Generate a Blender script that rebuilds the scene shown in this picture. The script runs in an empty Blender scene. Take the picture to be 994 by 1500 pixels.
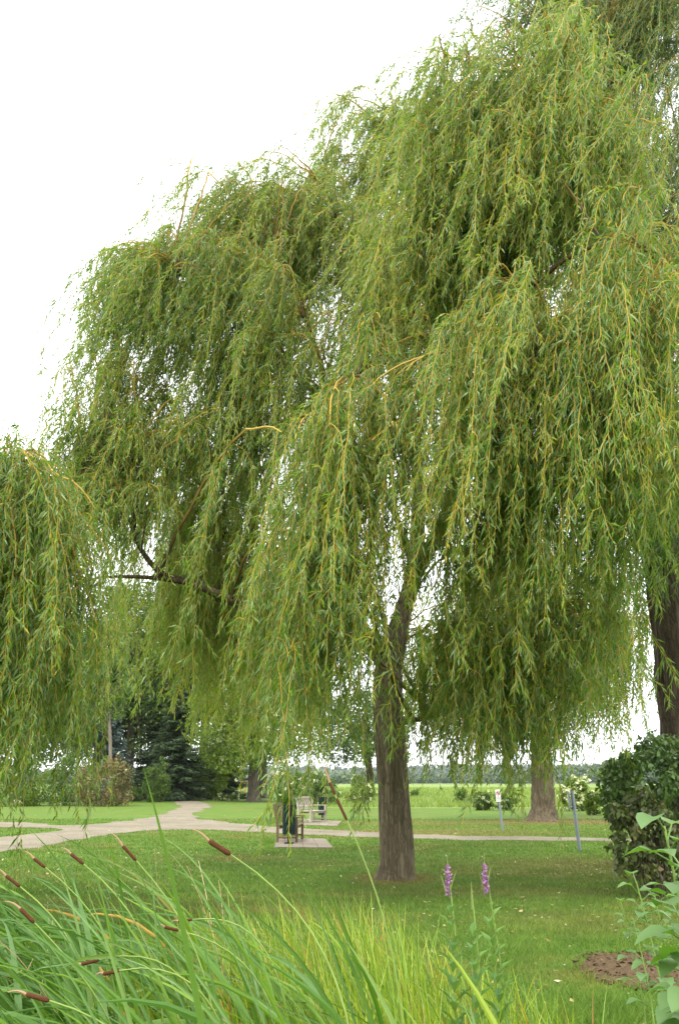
import bpy, bmesh, math, random
import numpy as np
from mathutils import Vector

random.seed(7)
RNG = np.random.default_rng(11)
D = bpy.data
SC = bpy.context.scene
COL = SC.collection

# ------------------------------------------------------------------ camera
F, CX, CY = 1300.0, 497.0, 750.0
PITCH = math.atan((1145 - CY) / F)
CP, SP = math.cos(PITCH), math.sin(PITCH)
EYE = 1.6
cam = D.cameras.new('camera')
camo = D.objects.new('camera', cam)
COL.objects.link(camo)
camo.location = (0, 0, EYE)
camo.rotation_euler = (math.pi / 2 + PITCH, 0, 0)
cam.sensor_fit = 'VERTICAL'
cam.sensor_height = 36.0
cam.lens = 36.0 * F / 1500.0
cam.clip_start = 0.05
cam.clip_end = 6000
SC.camera = camo


def ray(px, py):
    x, v = (px - CX) / F, (CY - py) / F
    return np.array([x, CP - SP * v, SP + CP * v])


def P(px, py, y):
    """world point seen at a photo position, y metres in front of the camera"""
    d = ray(px, py)
    return np.array([0, 0, EYE]) + d * (y / d[1])


def G(px, py):
    d = ray(px, py)
    t = -EYE / d[2]
    return np.array([d[0] * t, d[1] * t, 0.0])


def PX(y, py=1000):
    """photo pixels per metre at distance y"""
    return F * ray(CX, py)[1] / y


# ------------------------------------------------------------------ object helpers
def tag(o, label=None, cat=None, group=None, kind=None):
    if label: o['label'] = label
    if cat: o['category'] = cat
    if group: o['group'] = group
    if kind: o['kind'] = kind
    return o


def thing(name, loc, label, cat, group=None, rz=0.0):
    o = D.objects.new(name, None)
    COL.objects.link(o)
    o.empty_display_size = 0.2
    o.location = tuple(float(v) for v in loc)
    o.rotation_euler = (0, 0, rz)
    return tag(o, label, cat, group)


def link(name, me, mat, parent=None):
    o = D.objects.new(name, me)
    COL.objects.link(o)
    for m in (mat if isinstance(mat, (list, tuple)) else [mat]):
        me.materials.append(m)
    if parent is not None:
        o.parent = parent
        # geometry of a child is given in world space: bring it to the thing's frame
    return o


class Geo:
    """collects triangles and quads with a random value per piece and material index"""
    def __init__(self):
        self.v, self.f, self.m, self.a, self.n = [], [], [], [], 0

    def add(self, v, f, a=None, m=0):
        v = np.asarray(v, np.float32).reshape(-1, 3)
        f = np.asarray(f, np.int64)
        if len(v) == 0 or len(f) == 0:
            return
        self.v.append(v)
        self.f.append(f + self.n)
        self.m.append(m)
        if a is None:
            a = np.zeros(len(v))
        self.a.append(np.broadcast_to(np.asarray(a, np.float32), (len(v),)))
        self.n += len(v)

    def build(self, name, mat, parent=None, smooth=False, off=None):
        v = np.concatenate(self.v).astype(np.float32)
        if off is None and parent is not None and parent.type == 'EMPTY':
            off = np.array(parent.location)
        if off is not None:
            v = v - np.asarray(off, np.float32)
        me = D.meshes.new(name)
        me.vertices.add(len(v))
        me.vertices.foreach_set('co', v.ravel())
        nl = sum(f.size for f in self.f)
        npoly = sum(len(f) for f in self.f)
        me.loops.add(nl)
        me.polygons.add(npoly)
        me.loops.foreach_set('vertex_index', np.concatenate([f.ravel() for f in self.f]).astype(np.int32))
        tot = np.concatenate([np.full(len(f), f.shape[1], np.int32) for f in self.f])
        st = np.concatenate([[0], np.cumsum(tot)[:-1]]).astype(np.int32)
        me.polygons.foreach_set('loop_start', st)
        me.polygons.foreach_set('loop_total', tot)
        mi = np.concatenate([np.full(len(f), m, np.int32) for f, m in zip(self.f, self.m)])
        me.polygons.foreach_set('material_index', mi)
        if smooth:
            me.polygons.foreach_set('use_smooth', np.ones(npoly, bool))
        else:
            me.polygons.foreach_set('use_smooth', np.zeros(npoly, bool))
        at = me.attributes.new('rnd', 'FLOAT', 'POINT')
        at.data.foreach_set('value', np.concatenate(self.a).astype(np.float32))
        me.update(calc_edges=True)
        o = D.objects.new(name, me)
        COL.objects.link(o)
        for m in (mat if isinstance(mat, (list, tuple)) else [mat]):
            me.materials.append(m)
        if parent is not None:
            o.parent = parent
        return o


def nrm(v):
    return v / np.maximum(np.linalg.norm(v, axis=-1, keepdims=True), 1e-9)


def tubes(geo, Pt, R, sides=4, a=None, m=0, cap=True):
    """Pt (N,M,3), R (N,M): N tapered tubes"""
    Pt = np.asarray(Pt, float)
    if Pt.ndim == 2:
        Pt = Pt[None]
    R = np.broadcast_to(np.asarray(R, float), Pt.shape[:2])
    N, M, _ = Pt.shape
    T = nrm(np.gradient(Pt, axis=1))
    mean = nrm(Pt[:, -1] - Pt[:, 0])
    ref = np.where(np.abs(mean[:, 2:3]) > 0.8, np.array([[1.0, 0.2, 0]]), np.array([[0, 0.1, 1.0]]))[:, None, :]
    U = nrm(np.cross(T, ref))
    V = np.cross(T, U)
    ang = np.arange(sides) * 2 * math.pi / sides
    ring = (U[:, :, None, :] * np.cos(ang)[None, None, :, None] + V[:, :, None, :] * np.sin(ang)[None, None, :, None])
    verts = Pt[:, :, None, :] + ring * R[:, :, None, None]
    idx = np.arange(N * M * sides).reshape(N, M, sides)
    nx = np.roll(idx, -1, axis=2)
    q = np.stack([idx[:, :-1], nx[:, :-1], nx[:, 1:], idx[:, 1:]], -1).reshape(-1, 4)
    av = None
    if a is not None:
        av = np.broadcast_to(np.asarray(a, float).reshape((N, -1) + (1,)), (N, M, sides)).ravel()
    geo.add(verts, q, av, m)
    if cap and N <= 60:
        for k in range(N):
            geo.add(verts[k, -1], [list(range(sides))], 0 if av is None else av[k * M * sides], m)


def smooth_path(pts, n=24):
    """Catmull-Rom through the rows of pts (any number of columns)"""
    p = np.asarray(pts, float)
    p = np.vstack([2 * p[0] - p[1], p, 2 * p[-1] - p[-2]])
    segs = len(p) - 3
    out = []
    for u in np.linspace(0, segs - 1e-6, n):
        i = int(u)
        t = u - i
        a, b, c, d = p[i:i + 4]
        out.append(0.5 * (2 * b + (c - a) * t + (2 * a - 5 * b + 4 * c - d) * t * t + (3 * b - a - 3 * c + d) * t ** 3))
    return np.array(out)


def hash3(i, j, k):
    h = (i * 374761393 + j * 668265263 + k * 2147483647) & 0xffffffff
    h = ((h ^ (h >> 13)) * 1274126177) & 0xffffffff
    return ((h ^ (h >> 16)) & 0xffff) / 65535.0


def vnoise(p):
    p = np.asarray(p, float)
    i = np.floor(p).astype(np.int64)
    f = p - i
    f = f * f * (3 - 2 * f)
    r = 0
    for a in (0, 1):
        for b in (0, 1):
            for c in (0, 1):
                w = (f[..., 0] if a else 1 - f[..., 0]) * (f[..., 1] if b else 1 - f[..., 1]) * (f[..., 2] if c else 1 - f[..., 2])
                r = r + w * hash3(i[..., 0] + a, i[..., 1] + b, i[..., 2] + c)
    return r


# ------------------------------------------------------------------ materials
def new_mat(name):
    m = D.materials.new(name)
    m.use_nodes = True
    nt = m.node_tree
    nt.nodes.clear()
    out = nt.nodes.new('ShaderNodeOutputMaterial')
    return m, nt, out


def N(nt, t, **kw):
    n = nt.nodes.new(t)
    for k, v in kw.items():
        if k in n.inputs.keys() if hasattr(n, 'inputs') else False:
            n.inputs[k].default_value = v
        else:
            setattr(n, k, v)
    return n


def ramp(nt, fac, stops):
    r = nt.nodes.new('ShaderNodeValToRGB')
    e = r.color_ramp.elements
    while len(e) < len(stops):
        e.new(0.5)
    for el, (p, c) in zip(e, stops):
        el.position = p
        el.color = (c[0], c[1], c[2], 1)
    nt.links.new(fac, r.inputs[0])
    return r.outputs[0]


def mixc(nt, fac, a, b, mode='MIX'):
    m = nt.nodes.new('ShaderNodeMix')
    m.data_type = 'RGBA'
    m.blend_type = mode
    for s, v in ((m.inputs[0], fac), (m.inputs[6], a), (m.inputs[7], b)):
        if hasattr(v, 'default_value') or hasattr(v, 'is_linked'):
            nt.links.new(v, s)
        elif isinstance(v, (int, float)):
            s.default_value = v
        else:
            s.default_value = (v[0], v[1], v[2], 1)
    return m.outputs[2]


def noise(nt, scale, detail=4, vec=None, rough=0.55, sc=None):
    n = nt.nodes.new('ShaderNodeTexNoise')
    n.inputs['Scale'].default_value = scale
    n.inputs['Detail'].default_value = detail
    n.inputs['Roughness'].default_value = rough
    if vec is not None:
        if sc is not None:
            mp = nt.nodes.new('ShaderNodeMapping')
            mp.inputs['Scale'].default_value = sc
            nt.links.new(vec, mp.inputs[0])
            vec = mp.outputs[0]
        nt.links.new(vec, n.inputs['Vector'])
    return n.outputs[0]


def principled(nt, out, color, rough=0.8, spec=0.3, bump=None, bstr=0.5, bdist=0.02, metal=0.0):
    b = nt.nodes.new('ShaderNodeBsdfPrincipled')
    if hasattr(color, 'is_linked'):
        nt.links.new(color, b.inputs['Base Color'])
    else:
        b.inputs['Base Color'].default_value = (*color, 1)
    b.inputs['Roughness'].default_value = rough
    b.inputs['Specular IOR Level'].default_value = spec
    b.inputs['Metallic'].default_value = metal
    if bump is not None:
        bm = nt.nodes.new('ShaderNodeBump')
        bm.inputs['Strength'].default_value = bstr
        bm.inputs['Distance'].default_value = bdist
        nt.links.new(bump, bm.inputs['Height'])
        nt.links.new(bm.outputs[0], b.inputs['Normal'])
    if out is not None:
        nt.links.new(b.outputs[0], out.inputs[0])
    return b


def leaf_mat(name, stops, under=None, trans=0.3, rough=0.42, spec=0.45, tcol=1.5):
    """leaf blades: colour by a random value per leaf, paler underside, some light shines through"""
    m, nt, out = new_mat(name)
    at = nt.nodes.new('ShaderNodeAttribute')
    at.attribute_name = 'rnd'
    c = ramp(nt, at.outputs['Fac'], stops)
    if under is not None:
        g = nt.nodes.new('ShaderNodeNewGeometry')
        c2 = mixc(nt, 0.6, c, under)
        c = mixc(nt, g.outputs['Backfacing'], c, c2)
    b = principled(nt, None, c, rough, spec)
    t = nt.nodes.new('ShaderNodeBsdfTranslucent')
    tc = mixc(nt, 1.0, c, (tcol * 0.92, tcol, 0.3 * tcol), 'MULTIPLY')
    nt.links.new(tc, t.inputs[0])
    mx = nt.nodes.new('ShaderNodeMixShader')
    mx.inputs[0].default_value = trans
    nt.links.new(b.outputs[0], mx.inputs[1])
    nt.links.new(t.outputs[0], mx.inputs[2])
    nt.links.new(mx.outputs[0], out.inputs[0])
    return m


def bark_mat(name, dark, light, scale=9.0, moss=None):
    m, nt, out = new_mat(name)
    tc = nt.nodes.new('ShaderNodeTexCoord')
    ob = tc.outputs['Object']
    n1 = noise(nt, scale, 6, ob, 0.65, (1, 1, 0.16))
    n2 = noise(nt, scale * 2.6, 5, ob, 0.6, (1, 1, 0.3))
    n3 = noise(nt, 1.3, 4, ob)
    vo = nt.nodes.new('ShaderNodeTexVoronoi')
    vo.feature = 'DISTANCE_TO_EDGE'
    vo.inputs['Scale'].default_value = scale * 2.0
    mp = nt.nodes.new('ShaderNodeMapping')
    mp.inputs['Scale'].default_value = (1, 1, 0.09)
    nw = nt.nodes.new('ShaderNodeMixRGB') if False else None
    nt.links.new(ob, mp.inputs[0])
    add = nt.nodes.new('ShaderNodeVectorMath')
    add.operation = 'MULTIPLY_ADD'
    nz = nt.nodes.new('ShaderNodeTexNoise')
    nz.inputs['Scale'].default_value = 5
    nt.links.new(ob, nz.inputs['Vector'])
    nt.links.new(nz.outputs['Color'], add.inputs[0])
    add.inputs[1].default_value = (0.09, 0.09, 0.09)
    nt.links.new(mp.outputs[0], add.inputs[2])
    nt.links.new(add.outputs[0], vo.inputs['Vector'])
    ve = ramp(nt, vo.outputs['Distance'], [(0.02, (0, 0, 0)), (0.20, (1, 1, 1))])
    hgt = mixc(nt, 0.5, ve, n2)
    c = ramp(nt, n1, [(0.3, dark), (0.62, light)])
    c = mixc(nt, ve, mixc(nt, 0.65, c, dark), c)
    c = mixc(nt, n3, c, mixc(nt, 0.35, c, tuple(x * 1.25 for x in light)))
    if moss is not None:
        mf = ramp(nt, noise(nt, 2.2, 5, ob), [(0.5, (0, 0, 0)), (0.7, (0.7, 0.7, 0.7))])
        c = mixc(nt, mf, c, moss)
    principled(nt, out, c, 0.92, 0.15, hgt, 0.9, 0.03)
    return m


def twig_mat(name, young, old):
    m, nt, out = new_mat(name)
    at = nt.nodes.new('ShaderNodeAttribute')
    at.attribute_name = 'rnd'
    c = ramp(nt, at.outputs['Fac'], [(0.0, young), (0.45, tuple(0.5 * (a + b) for a, b in zip(young, old))), (1.0, old)])
    principled(nt, out, c, 0.6, 0.3)
    return m


def plain_mat(name, color, rough=0.6, spec=0.4, metal=0.0, var=0.25, scale=8.0, bstr=0.15, stretch=None):
    m, nt, out = new_mat(name)
    tc = nt.nodes.new('ShaderNodeTexCoord')
    n1 = noise(nt, scale, 5, tc.outputs['Object'], 0.6, stretch)
    c = ramp(nt, n1, [(0.3, tuple(x * (1 - var) for x in color)), (0.7, tuple(min(1, x * (1 + var)) for x in color))])
    principled(nt, out, c, rough, spec, n1, bstr, 0.01, metal)
    return m


WILLOW = leaf_mat('willow_leaf', [(0.0, (0.043, 0.115, 0.012)), (0.3, (0.087, 0.185, 0.018)), (0.62, (0.158, 0.268, 0.025)),
                                  (0.9, (0.26, 0.345, 0.036)), (1.0, (0.42, 0.34, 0.04))], under=(0.23, 0.31, 0.15), trans=0.43, spec=0.4)
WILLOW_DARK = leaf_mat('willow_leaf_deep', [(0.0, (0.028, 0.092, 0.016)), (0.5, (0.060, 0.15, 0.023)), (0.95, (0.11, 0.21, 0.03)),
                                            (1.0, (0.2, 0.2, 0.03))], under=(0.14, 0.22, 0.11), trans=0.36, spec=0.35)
WILLOW_FAR = leaf_mat('willow_leaf_olive', [(0.0, (0.048, 0.115, 0.010)), (0.5, (0.105, 0.19, 0.015)), (0.95, (0.19, 0.27, 0.022)),
                                            (1.0, (0.18, 0.18, 0.03))], under=(0.14, 0.2, 0.07), trans=0.4, spec=0.3)
TWIG = twig_mat('willow_twig', (0.54, 0.375, 0.055), (0.06, 0.044, 0.018))
TWIG_BROWN = twig_mat('brown_twig', (0.13, 0.10, 0.045), (0.06, 0.045, 0.03))
BARK = bark_mat('willow_bark', (0.034, 0.027, 0.018), (0.225, 0.182, 0.118), 9.0)
BARK_DARK = bark_mat('old_bark', (0.03, 0.022, 0.016), (0.115, 0.088, 0.06), 7.0)
BARK_GREY = bark_mat('grey_bark', (0.05, 0.042, 0.032), (0.15, 0.125, 0.098), 6.0)
BARK_PALE = bark_mat('pale_bark', (0.10, 0.085, 0.065), (0.26, 0.225, 0.18), 6.0)
LIMB = bark_mat('limb_bark', (0.03, 0.022, 0.015), (0.115, 0.088, 0.045), 9.0, moss=(0.12, 0.10, 0.03))
BROAD = leaf_mat('broad_leaf', [(0.0, (0.04, 0.09, 0.012)), (0.5, (0.08, 0.15, 0.018)), (1.0, (0.15, 0.22, 0.03))], under=(0.12, 0.17, 0.06))
YELLOWGREEN = leaf_mat('yellow_green_leaf', [(0.0, (0.07, 0.125, 0.012)), (0.5, (0.135, 0.205, 0.018)), (1.0, (0.23, 0.28, 0.03))], under=(0.14, 0.2, 0.06), trans=0.45)
DEEP = leaf_mat('deep_green_leaf', [(0.0, (0.045, 0.105, 0.02)), (0.6, (0.10, 0.185, 0.034)), (1.0, (0.16, 0.25, 0.055))], under=(0.1, 0.15, 0.07), trans=0.2)
SPRUCE = leaf_mat('spruce_needle', [(0.0, (0.022, 0.048, 0.018)), (1.0, (0.065, 0.11, 0.034))], trans=0.05, rough=0.7)
BLUESPRUCE = leaf_mat('blue_spruce_needle', [(0.0, (0.06, 0.1, 0.085)), (1.0, (0.17, 0.23, 0.2))], trans=0.05, rough=0.7)
RUST = leaf_mat('rusty_leaf', [(0.0, (0.07, 0.10, 0.02)), (0.5, (0.15, 0.125, 0.035)), (1.0, (0.28, 0.13, 0.06))], under=(0.13, 0.13, 0.06), trans=0.25)
RUSTGREEN = leaf_mat('brownish_leaf', [(0.0, (0.055, 0.085, 0.02)), (0.6, (0.11, 0.145, 0.035)), (1.0, (0.19, 0.15, 0.06))], under=(0.12, 0.13, 0.06), trans=0.2)
BLOSSOM = leaf_mat('white_blossom', [(0.0, (0.55, 0.55, 0.38)), (1.0, (0.8, 0.8, 0.66))], trans=0.3, rough=0.7)
REED = leaf_mat('reed_blade', [(0.0, (0.045, 0.12, 0.024)), (0.45, (0.095, 0.205, 0.030)), (0.82, (0.19, 0.31, 0.032)), (0.94, (0.26, 0.34, 0.04)),
                               (1.0, (0.42, 0.27, 0.06))], under=(0.10, 0.19, 0.06), trans=0.3, rough=0.4, spec=0.35, tcol=1.3)
SEDGE = leaf_mat('sedge_blade', [(0.0, (0.07, 0.16, 0.02)), (0.45, (0.20, 0.31, 0.025)), (0.85, (0.36, 0.42, 0.035)), (0.93, (0.38, 0.30, 0.05)), (1.0, (0.34, 0.16, 0.05))],
                 trans=0.35, rough=0.4, tcol=1.3)
DRY = leaf_mat('dry_stalk', [(0.0, (0.33, 0.22, 0.12)), (1.0, (0.5, 0.38, 0.23))], trans=0.15, rough=0.8)
LITTER = leaf_mat('fallen_leaf', [(0.0, (0.19, 0.10, 0.035)), (0.5, (0.33, 0.25, 0.09)), (0.85, (0.40, 0.34, 0.18)), (1.0, (0.5, 0.48, 0.36))], trans=0.1, rough=0.7)
BIGLEAF = leaf_mat('big_soft_leaf', [(0.0, (0.045, 0.125, 0.022)), (0.6, (0.095, 0.205, 0.036)), (1.0, (0.16, 0.275, 0.055))], under=(0.17, 0.26, 0.12), trans=0.35)
PETAL = leaf_mat('purple_petal', [(0.0, (0.30, 0.11, 0.34)), (1.0, (0.50, 0.27, 0.53))], trans=0.3, rough=0.6, tcol=1.0)
BUD = leaf_mat('flower_bud', [(0.0, (0.2, 0.23, 0.07)), (1.0, (0.33, 0.27, 0.14))], trans=0.2)
GREENSTEM = plain_mat('green_stem', (0.16, 0.25, 0.05), 0.5, 0.4)
YELLOWSTEM = plain_mat('cattail_stem', (0.17, 0.25, 0.045), 0.45, 0.4)
WOOD = plain_mat('weathered_teak', (0.14, 0.10, 0.06), 0.85, 0.2, scale=5, var=0.35, stretch=(12, 1.2, 12))
WOODGREY = plain_mat('silvered_teak', (0.34, 0.30, 0.25), 0.85, 0.2, scale=5, var=0.3, stretch=(12, 1.2, 12))
POSTWOOD = plain_mat('orange_wood', (0.36, 0.2, 0.07), 0.8, 0.2)
BINGREEN = plain_mat('bin_green', (0.005, 0.017, 0.013), 0.7, 0.2, var=0.3)
BINDARK = plain_mat('bin_inside', (0.01, 0.014, 0.013), 0.8, 0.2)
STEEL = plain_mat('galvanised_steel', (0.19, 0.22, 0.24), 0.5, 0.5, metal=0.35, var=0.15, scale=20)
SIGNWHITE = plain_mat('sign_white', (0.62, 0.62, 0.60), 0.5, 0.4, var=0.06)
SIGNRED = plain_mat('sign_red', (0.42, 0.07, 0.06), 0.5, 0.4, var=0.08)
SIGNBLACK = plain_mat('sign_black', (0.03, 0.03, 0.03), 0.5, 0.4)
SIGNGREY = plain_mat('sign_grey_text', (0.22, 0.23, 0.24), 0.5, 0.4)


def head_mat():
    m, nt, out = new_mat('cattail_velvet')
    tc = nt.nodes.new('ShaderNodeTexCoord')
    n1 = noise(nt, 260, 3, tc.outputs['Object'])
    n2 = noise(nt, 25, 3, tc.outputs['Object'])
    c = ramp(nt, n1, [(0.3, (0.035, 0.014, 0.005)), (0.7, (0.12, 0.05, 0.019))])
    c = mixc(nt, n2, c, (0.08, 0.032, 0.013))
    b = principled(nt, out, c, 0.95, 0.1, n1, 0.8, 0.004)
    b.inputs['Sheen Weight'].default_value = 0.05
    return m


CATTAIL = head_mat()


def lawn_color(nt):
    """mown grass with dry patches; the blades and the ground share it (position-based)"""
    g = nt.nodes.new('ShaderNodeNewGeometry')
    pos = g.outputs['Position']
    big = noise(nt, 0.22, 4, pos, 0.6, (1, 1.5, 0.0001))
    mid = noise(nt, 1.1, 5, pos, 0.65, (1, 1.6, 0.0001))
    fine = noise(nt, 14, 5, pos, 0.7, (1, 1, 0.0001))
    green = ramp(nt, mid, [(0.3, (0.050, 0.14, 0.016)), (0.5, (0.092, 0.20, 0.022)), (0.7, (0.185, 0.275, 0.037))])
    green = mixc(nt, 0.45, green, ramp(nt, fine, [(0.25, (0.045, 0.105, 0.014)), (0.75, (0.19, 0.26, 0.045))]))
    df = nt.nodes.new('ShaderNodeMath')
    df.operation = 'MULTIPLY'
    r1 = nt.nodes.new('ShaderNodeMapRange')
    r1.inputs[1].default_value, r1.inputs[2].default_value = 0.49, 0.66
    nt.links.new(big, r1.inputs[0])
    r2 = nt.nodes.new('ShaderNodeMapRange')
    r2.inputs[1].default_value, r2.inputs[2].default_value = 0.40, 0.68
    nt.links.new(mid, r2.inputs[0])
    nt.links.new(r1.outputs[0], df.inputs[0])
    nt.links.new(r2.outputs[0], df.inputs[1])
    total = df.outputs[0]
    # worn, dry ground round the trees
    for (cx, cy, rx, ry, s) in DRYSPOTS:
        v = nt.nodes.new('ShaderNodeVectorMath')
        v.operation = 'SUBTRACT'
        nt.links.new(pos, v.inputs[0])
        v.inputs[1].default_value = (cx, cy, 0)
        v2 = nt.nodes.new('ShaderNodeVectorMath')
        v2.operation = 'MULTIPLY'
        nt.links.new(v.outputs[0], v2.inputs[0])
        v2.inputs[1].default_value = (1 / rx, 1 / ry, 0)
        ln = nt.nodes.new('ShaderNodeVectorMath')
        ln.operation = 'LENGTH'
        nt.links.new(v2.outputs[0], ln.inputs[0])
        ad = nt.nodes.new('ShaderNodeMath')
        ad.operation = 'MULTIPLY_ADD'
        nt.links.new(mid, ad.inputs[0])
        ad.inputs[1].default_value = 1.6
        nt.links.new(ln.outputs['Value'], ad.inputs[2])
        mr = nt.nodes.new('ShaderNodeMapRange')
        mr.inputs[1].default_value, mr.inputs[2].default_value = 1.9, 1.1
        mr.inputs[3].default_value, mr.inputs[4].default_value = 0, s
        nt.links.new(ad.outputs[0], mr.inputs[0])
        mxx = nt.nodes.new('ShaderNodeMath')
        mxx.operation = 'MAXIMUM'
        nt.links.new(total, mxx.inputs[0])
        nt.links.new(mr.outputs[0], mxx.inputs[1])
        total = mxx.outputs[0]
    dry = ramp(nt, fine, [(0.3, (0.15, 0.11, 0.035)), (0.7, (0.30, 0.23, 0.09))])
    return mixc(nt, total, green, dry), fine


gm, gt, gb = G(580, 1288), G(795, 1203), G(372, 1176)
DRYSPOTS = [(gm[0], gm[1], 0.9, 1.3, 0.9), (gt[0] + 0.3, gt[1] - 1, 5.5, 3.0, 0.9), (gt[0] - 6, gt[1] - 2, 6, 2.2, 0.6), (-4, 13, 5, 1.2, 0.3),
            (3.2, 11.5, 2.0, 1.3, 0.3), (5.0, 19, 3, 2.5, 0.5), (2.6, 14.5, 3, 0.9, 0.3), (-1.2, 12.5, 1.6, 0.6, 0.5), (2.2, 31, 7, 3, 0.6)]


def ground_mat():
    m, nt, out = new_mat('lawn_ground')
    c, fine = lawn_color(nt)
    c = mixc(nt, 0.3, c, (0.05, 0.06, 0.018))
    principled(nt, out, c, 0.95, 0.1, fine, 0.6, 0.04)
    return m


def blade_mat():
    m, nt, out = new_mat('lawn_blade')
    c, fine = lawn_color(nt)
    at = nt.nodes.new('ShaderNodeAttribute')
    at.attribute_name = 'rnd'
    k = ramp(nt, at.outputs['Fac'], [(0, (0.75, 0.75, 0.75)), (1, (1.45, 1.4, 1.3))])
    c = mixc(nt, 1.0, c, k, 'MULTIPLY')
    b = principled(nt, None, c, 0.5, 0.3)
    t = nt.nodes.new('ShaderNodeBsdfTranslucent')
    nt.links.new(c, t.inputs[0])
    mx = nt.nodes.new('ShaderNodeMixShader')
    mx.inputs[0].default_value = 0.3
    nt.links.new(b.outputs[0], mx.inputs[1])
    nt.links.new(t.outputs[0], mx.inputs[2])
    nt.links.new(mx.outputs[0], out.inputs[0])
    return m


LAWN, BLADE = ground_mat(), blade_mat()


def soil_mat(name, a, b, scale=8, bstr=0.9, bd=0.05):
    m, nt, out = new_mat(name)
    g = nt.nodes.new('ShaderNodeNewGeometry')
    n1 = noise(nt, scale, 6, g.outputs['Position'], 0.7)
    n2 = noise(nt, scale * 7, 4, g.outputs['Position'], 0.7)
    n3 = noise(nt, 0.5, 4, g.outputs['Position'], 0.6)
    c = ramp(nt, n1, [(0.3, a), (0.7, b)])
    c = mixc(nt, 0.35, c, ramp(nt, n2, [(0.35, a), (0.65, tuple(min(1, x * 1.25) for x in b))]))
    n4 = ramp(nt, n3, [(0.40, (0, 0, 0)), (0.68, (0.55, 0.55, 0.55))])
    c = mixc(nt, n4, c, tuple(x * 0.85 for x in a))
    principled(nt, out, c, 0.95, 0.15, n2, bstr, bd)
    return m


GRAVEL = soil_mat('path_gravel', (0.135, 0.117, 0.078), (0.265, 0.236, 0.172), 2.2, 0.6, 0.03)
SOIL = soil_mat('bare_earth', (0.10, 0.066, 0.034), (0.27, 0.19, 0.105), 9.0)
PAVER = soil_mat('paving_concrete', (0.16, 0.135, 0.10), (0.25, 0.22, 0.17), 4.0, 0.3, 0.01)


def field_mat():
    m, nt, out = new_mat('field_crop')
    g = nt.nodes.new('ShaderNodeNewGeometry')
    n1 = noise(nt, 0.05, 5, g.outputs['Position'], 0.6, (0.35, 1, 1))
    n2 = noise(nt, 2.5, 5, g.outputs['Position'], 0.7, (1, 0.3, 1))
    c = ramp(nt, n1, [(0.3, (0.115, 0.185, 0.035)), (0.7, (0.18, 0.245, 0.055))])
    c = mixc(nt, 0.4, c, ramp(nt, n2, [(0.3, (0.09, 0.155, 0.03)), (0.7, (0.22, 0.27, 0.07))]))
    principled(nt, out, c, 0.9, 0.15, n2, 0.6, 0.2)
    return m


FIELD = field_mat()
FIELDBLADE = leaf_mat('field_blade', [(0.0, (0.11, 0.18, 0.03)), (0.6, (0.17, 0.245, 0.045)), (1.0, (0.26, 0.29, 0.08))], trans=0.3)
HILL = soil_mat('hill_ground', (0.05, 0.08, 0.025), (0.10, 0.13, 0.04), 0.02)
WOODS = leaf_mat('far_wood_leaf', [(0.0, (0.022, 0.055, 0.016)), (0.6, (0.045, 0.09, 0.02)), (1.0, (0.085, 0.13, 0.03))], trans=0.2)


# ------------------------------------------------------------------ the setting
def sheet(name, x0, x1, y0, y1, nx, ny, z, mat, kind='structure'):
    xs, ys = np.linspace(x0, x1, nx), np.linspace(y0, y1, ny)
    X, Y = np.meshgrid(xs, ys)
    Z = np.full_like(X, z) if not callable(z) else z(X, Y)
    v = np.stack([X, Y, Z], -1).reshape(-1, 3)
    i = np.arange(nx * ny).reshape(ny, nx)
    f = np.stack([i[:-1, :-1], i[:-1, 1:], i[1:, 1:], i[1:, :-1]], -1).reshape(-1, 4)
    g = Geo()
    g.add(v, f)
    return tag(g.build(name, mat, smooth=True), kind=kind)


def polygon_sheet(name, pts, z, mat, thick=0.0):
    bm = bmesh.new()
    vs = [bm.verts.new((float(p[0]), float(p[1]), z)) for p in pts]
    f = bm.faces.new(vs)
    if f.normal.z < 0:
        f.normal_flip()
    bmesh.ops.triangulate(bm, faces=[f])
    if thick > 0:
        r = bmesh.ops.extrude_face_region(bm, geom=bm.faces[:])
        for e in r['geom']:
            if isinstance(e, bmesh.types.BMVert):
                e.co.z -= thick
    bmesh.ops.recalc_face_normals(bm, faces=bm.faces)
    me = D.meshes.new(name)
    bm.to_mesh(me)
    bm.free()
    if thick == 0 and me.polygons[0].normal.z < 0:
        me.flip_normals()
    return link(name, me, mat)


tag(sheet('ground', -2500, 2500, -40, 3200, 2, 2, 0.0, LAWN), kind='structure')
FY = 58.0
fld = sheet('field', -2.5, 300, FY, 420, 60, 60, lambda X, Y: 0.012 + 0.22 * np.clip((Y - FY) / 6, 0, 1) + 0.25 * np.clip((Y - 70) / 200, 0, 1)
            + 0.10 * (vnoise(np.stack([X * 0.13, Y * 0.08, X * 0], -1)) - .5) * np.clip((Y - FY) / 6, 0, 1), FIELD)

# paths: one gravel sheet, traced round the junction with the grass island left open on the left
up = [(-75, 1203), (40, 1205), (100, 1209), (180, 1203), (232, 1194), (258, 1186), (263, 1180), (252, 1174), (240, 1171), (225, 1169.5),
      (250, 1168), (272, 1170), (296, 1175), (310, 1180), (300, 1186), (285, 1193), (302, 1201), (400, 1211), (520, 1218.5), (640, 1223.5),
      (930, 1228.5), (1100, 1229.5)]
lo = [(1100, 1234), (915, 1233), (640, 1230), (520, 1226), (430, 1222), (300, 1216), (200, 1218), (100, 1233), (0, 1250), (-75, 1260)]
inn = [(-75, 1231), (0, 1227), (55, 1221), (92, 1216), (70, 1213.5), (0, 1212), (-75, 1211.5)]


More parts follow.
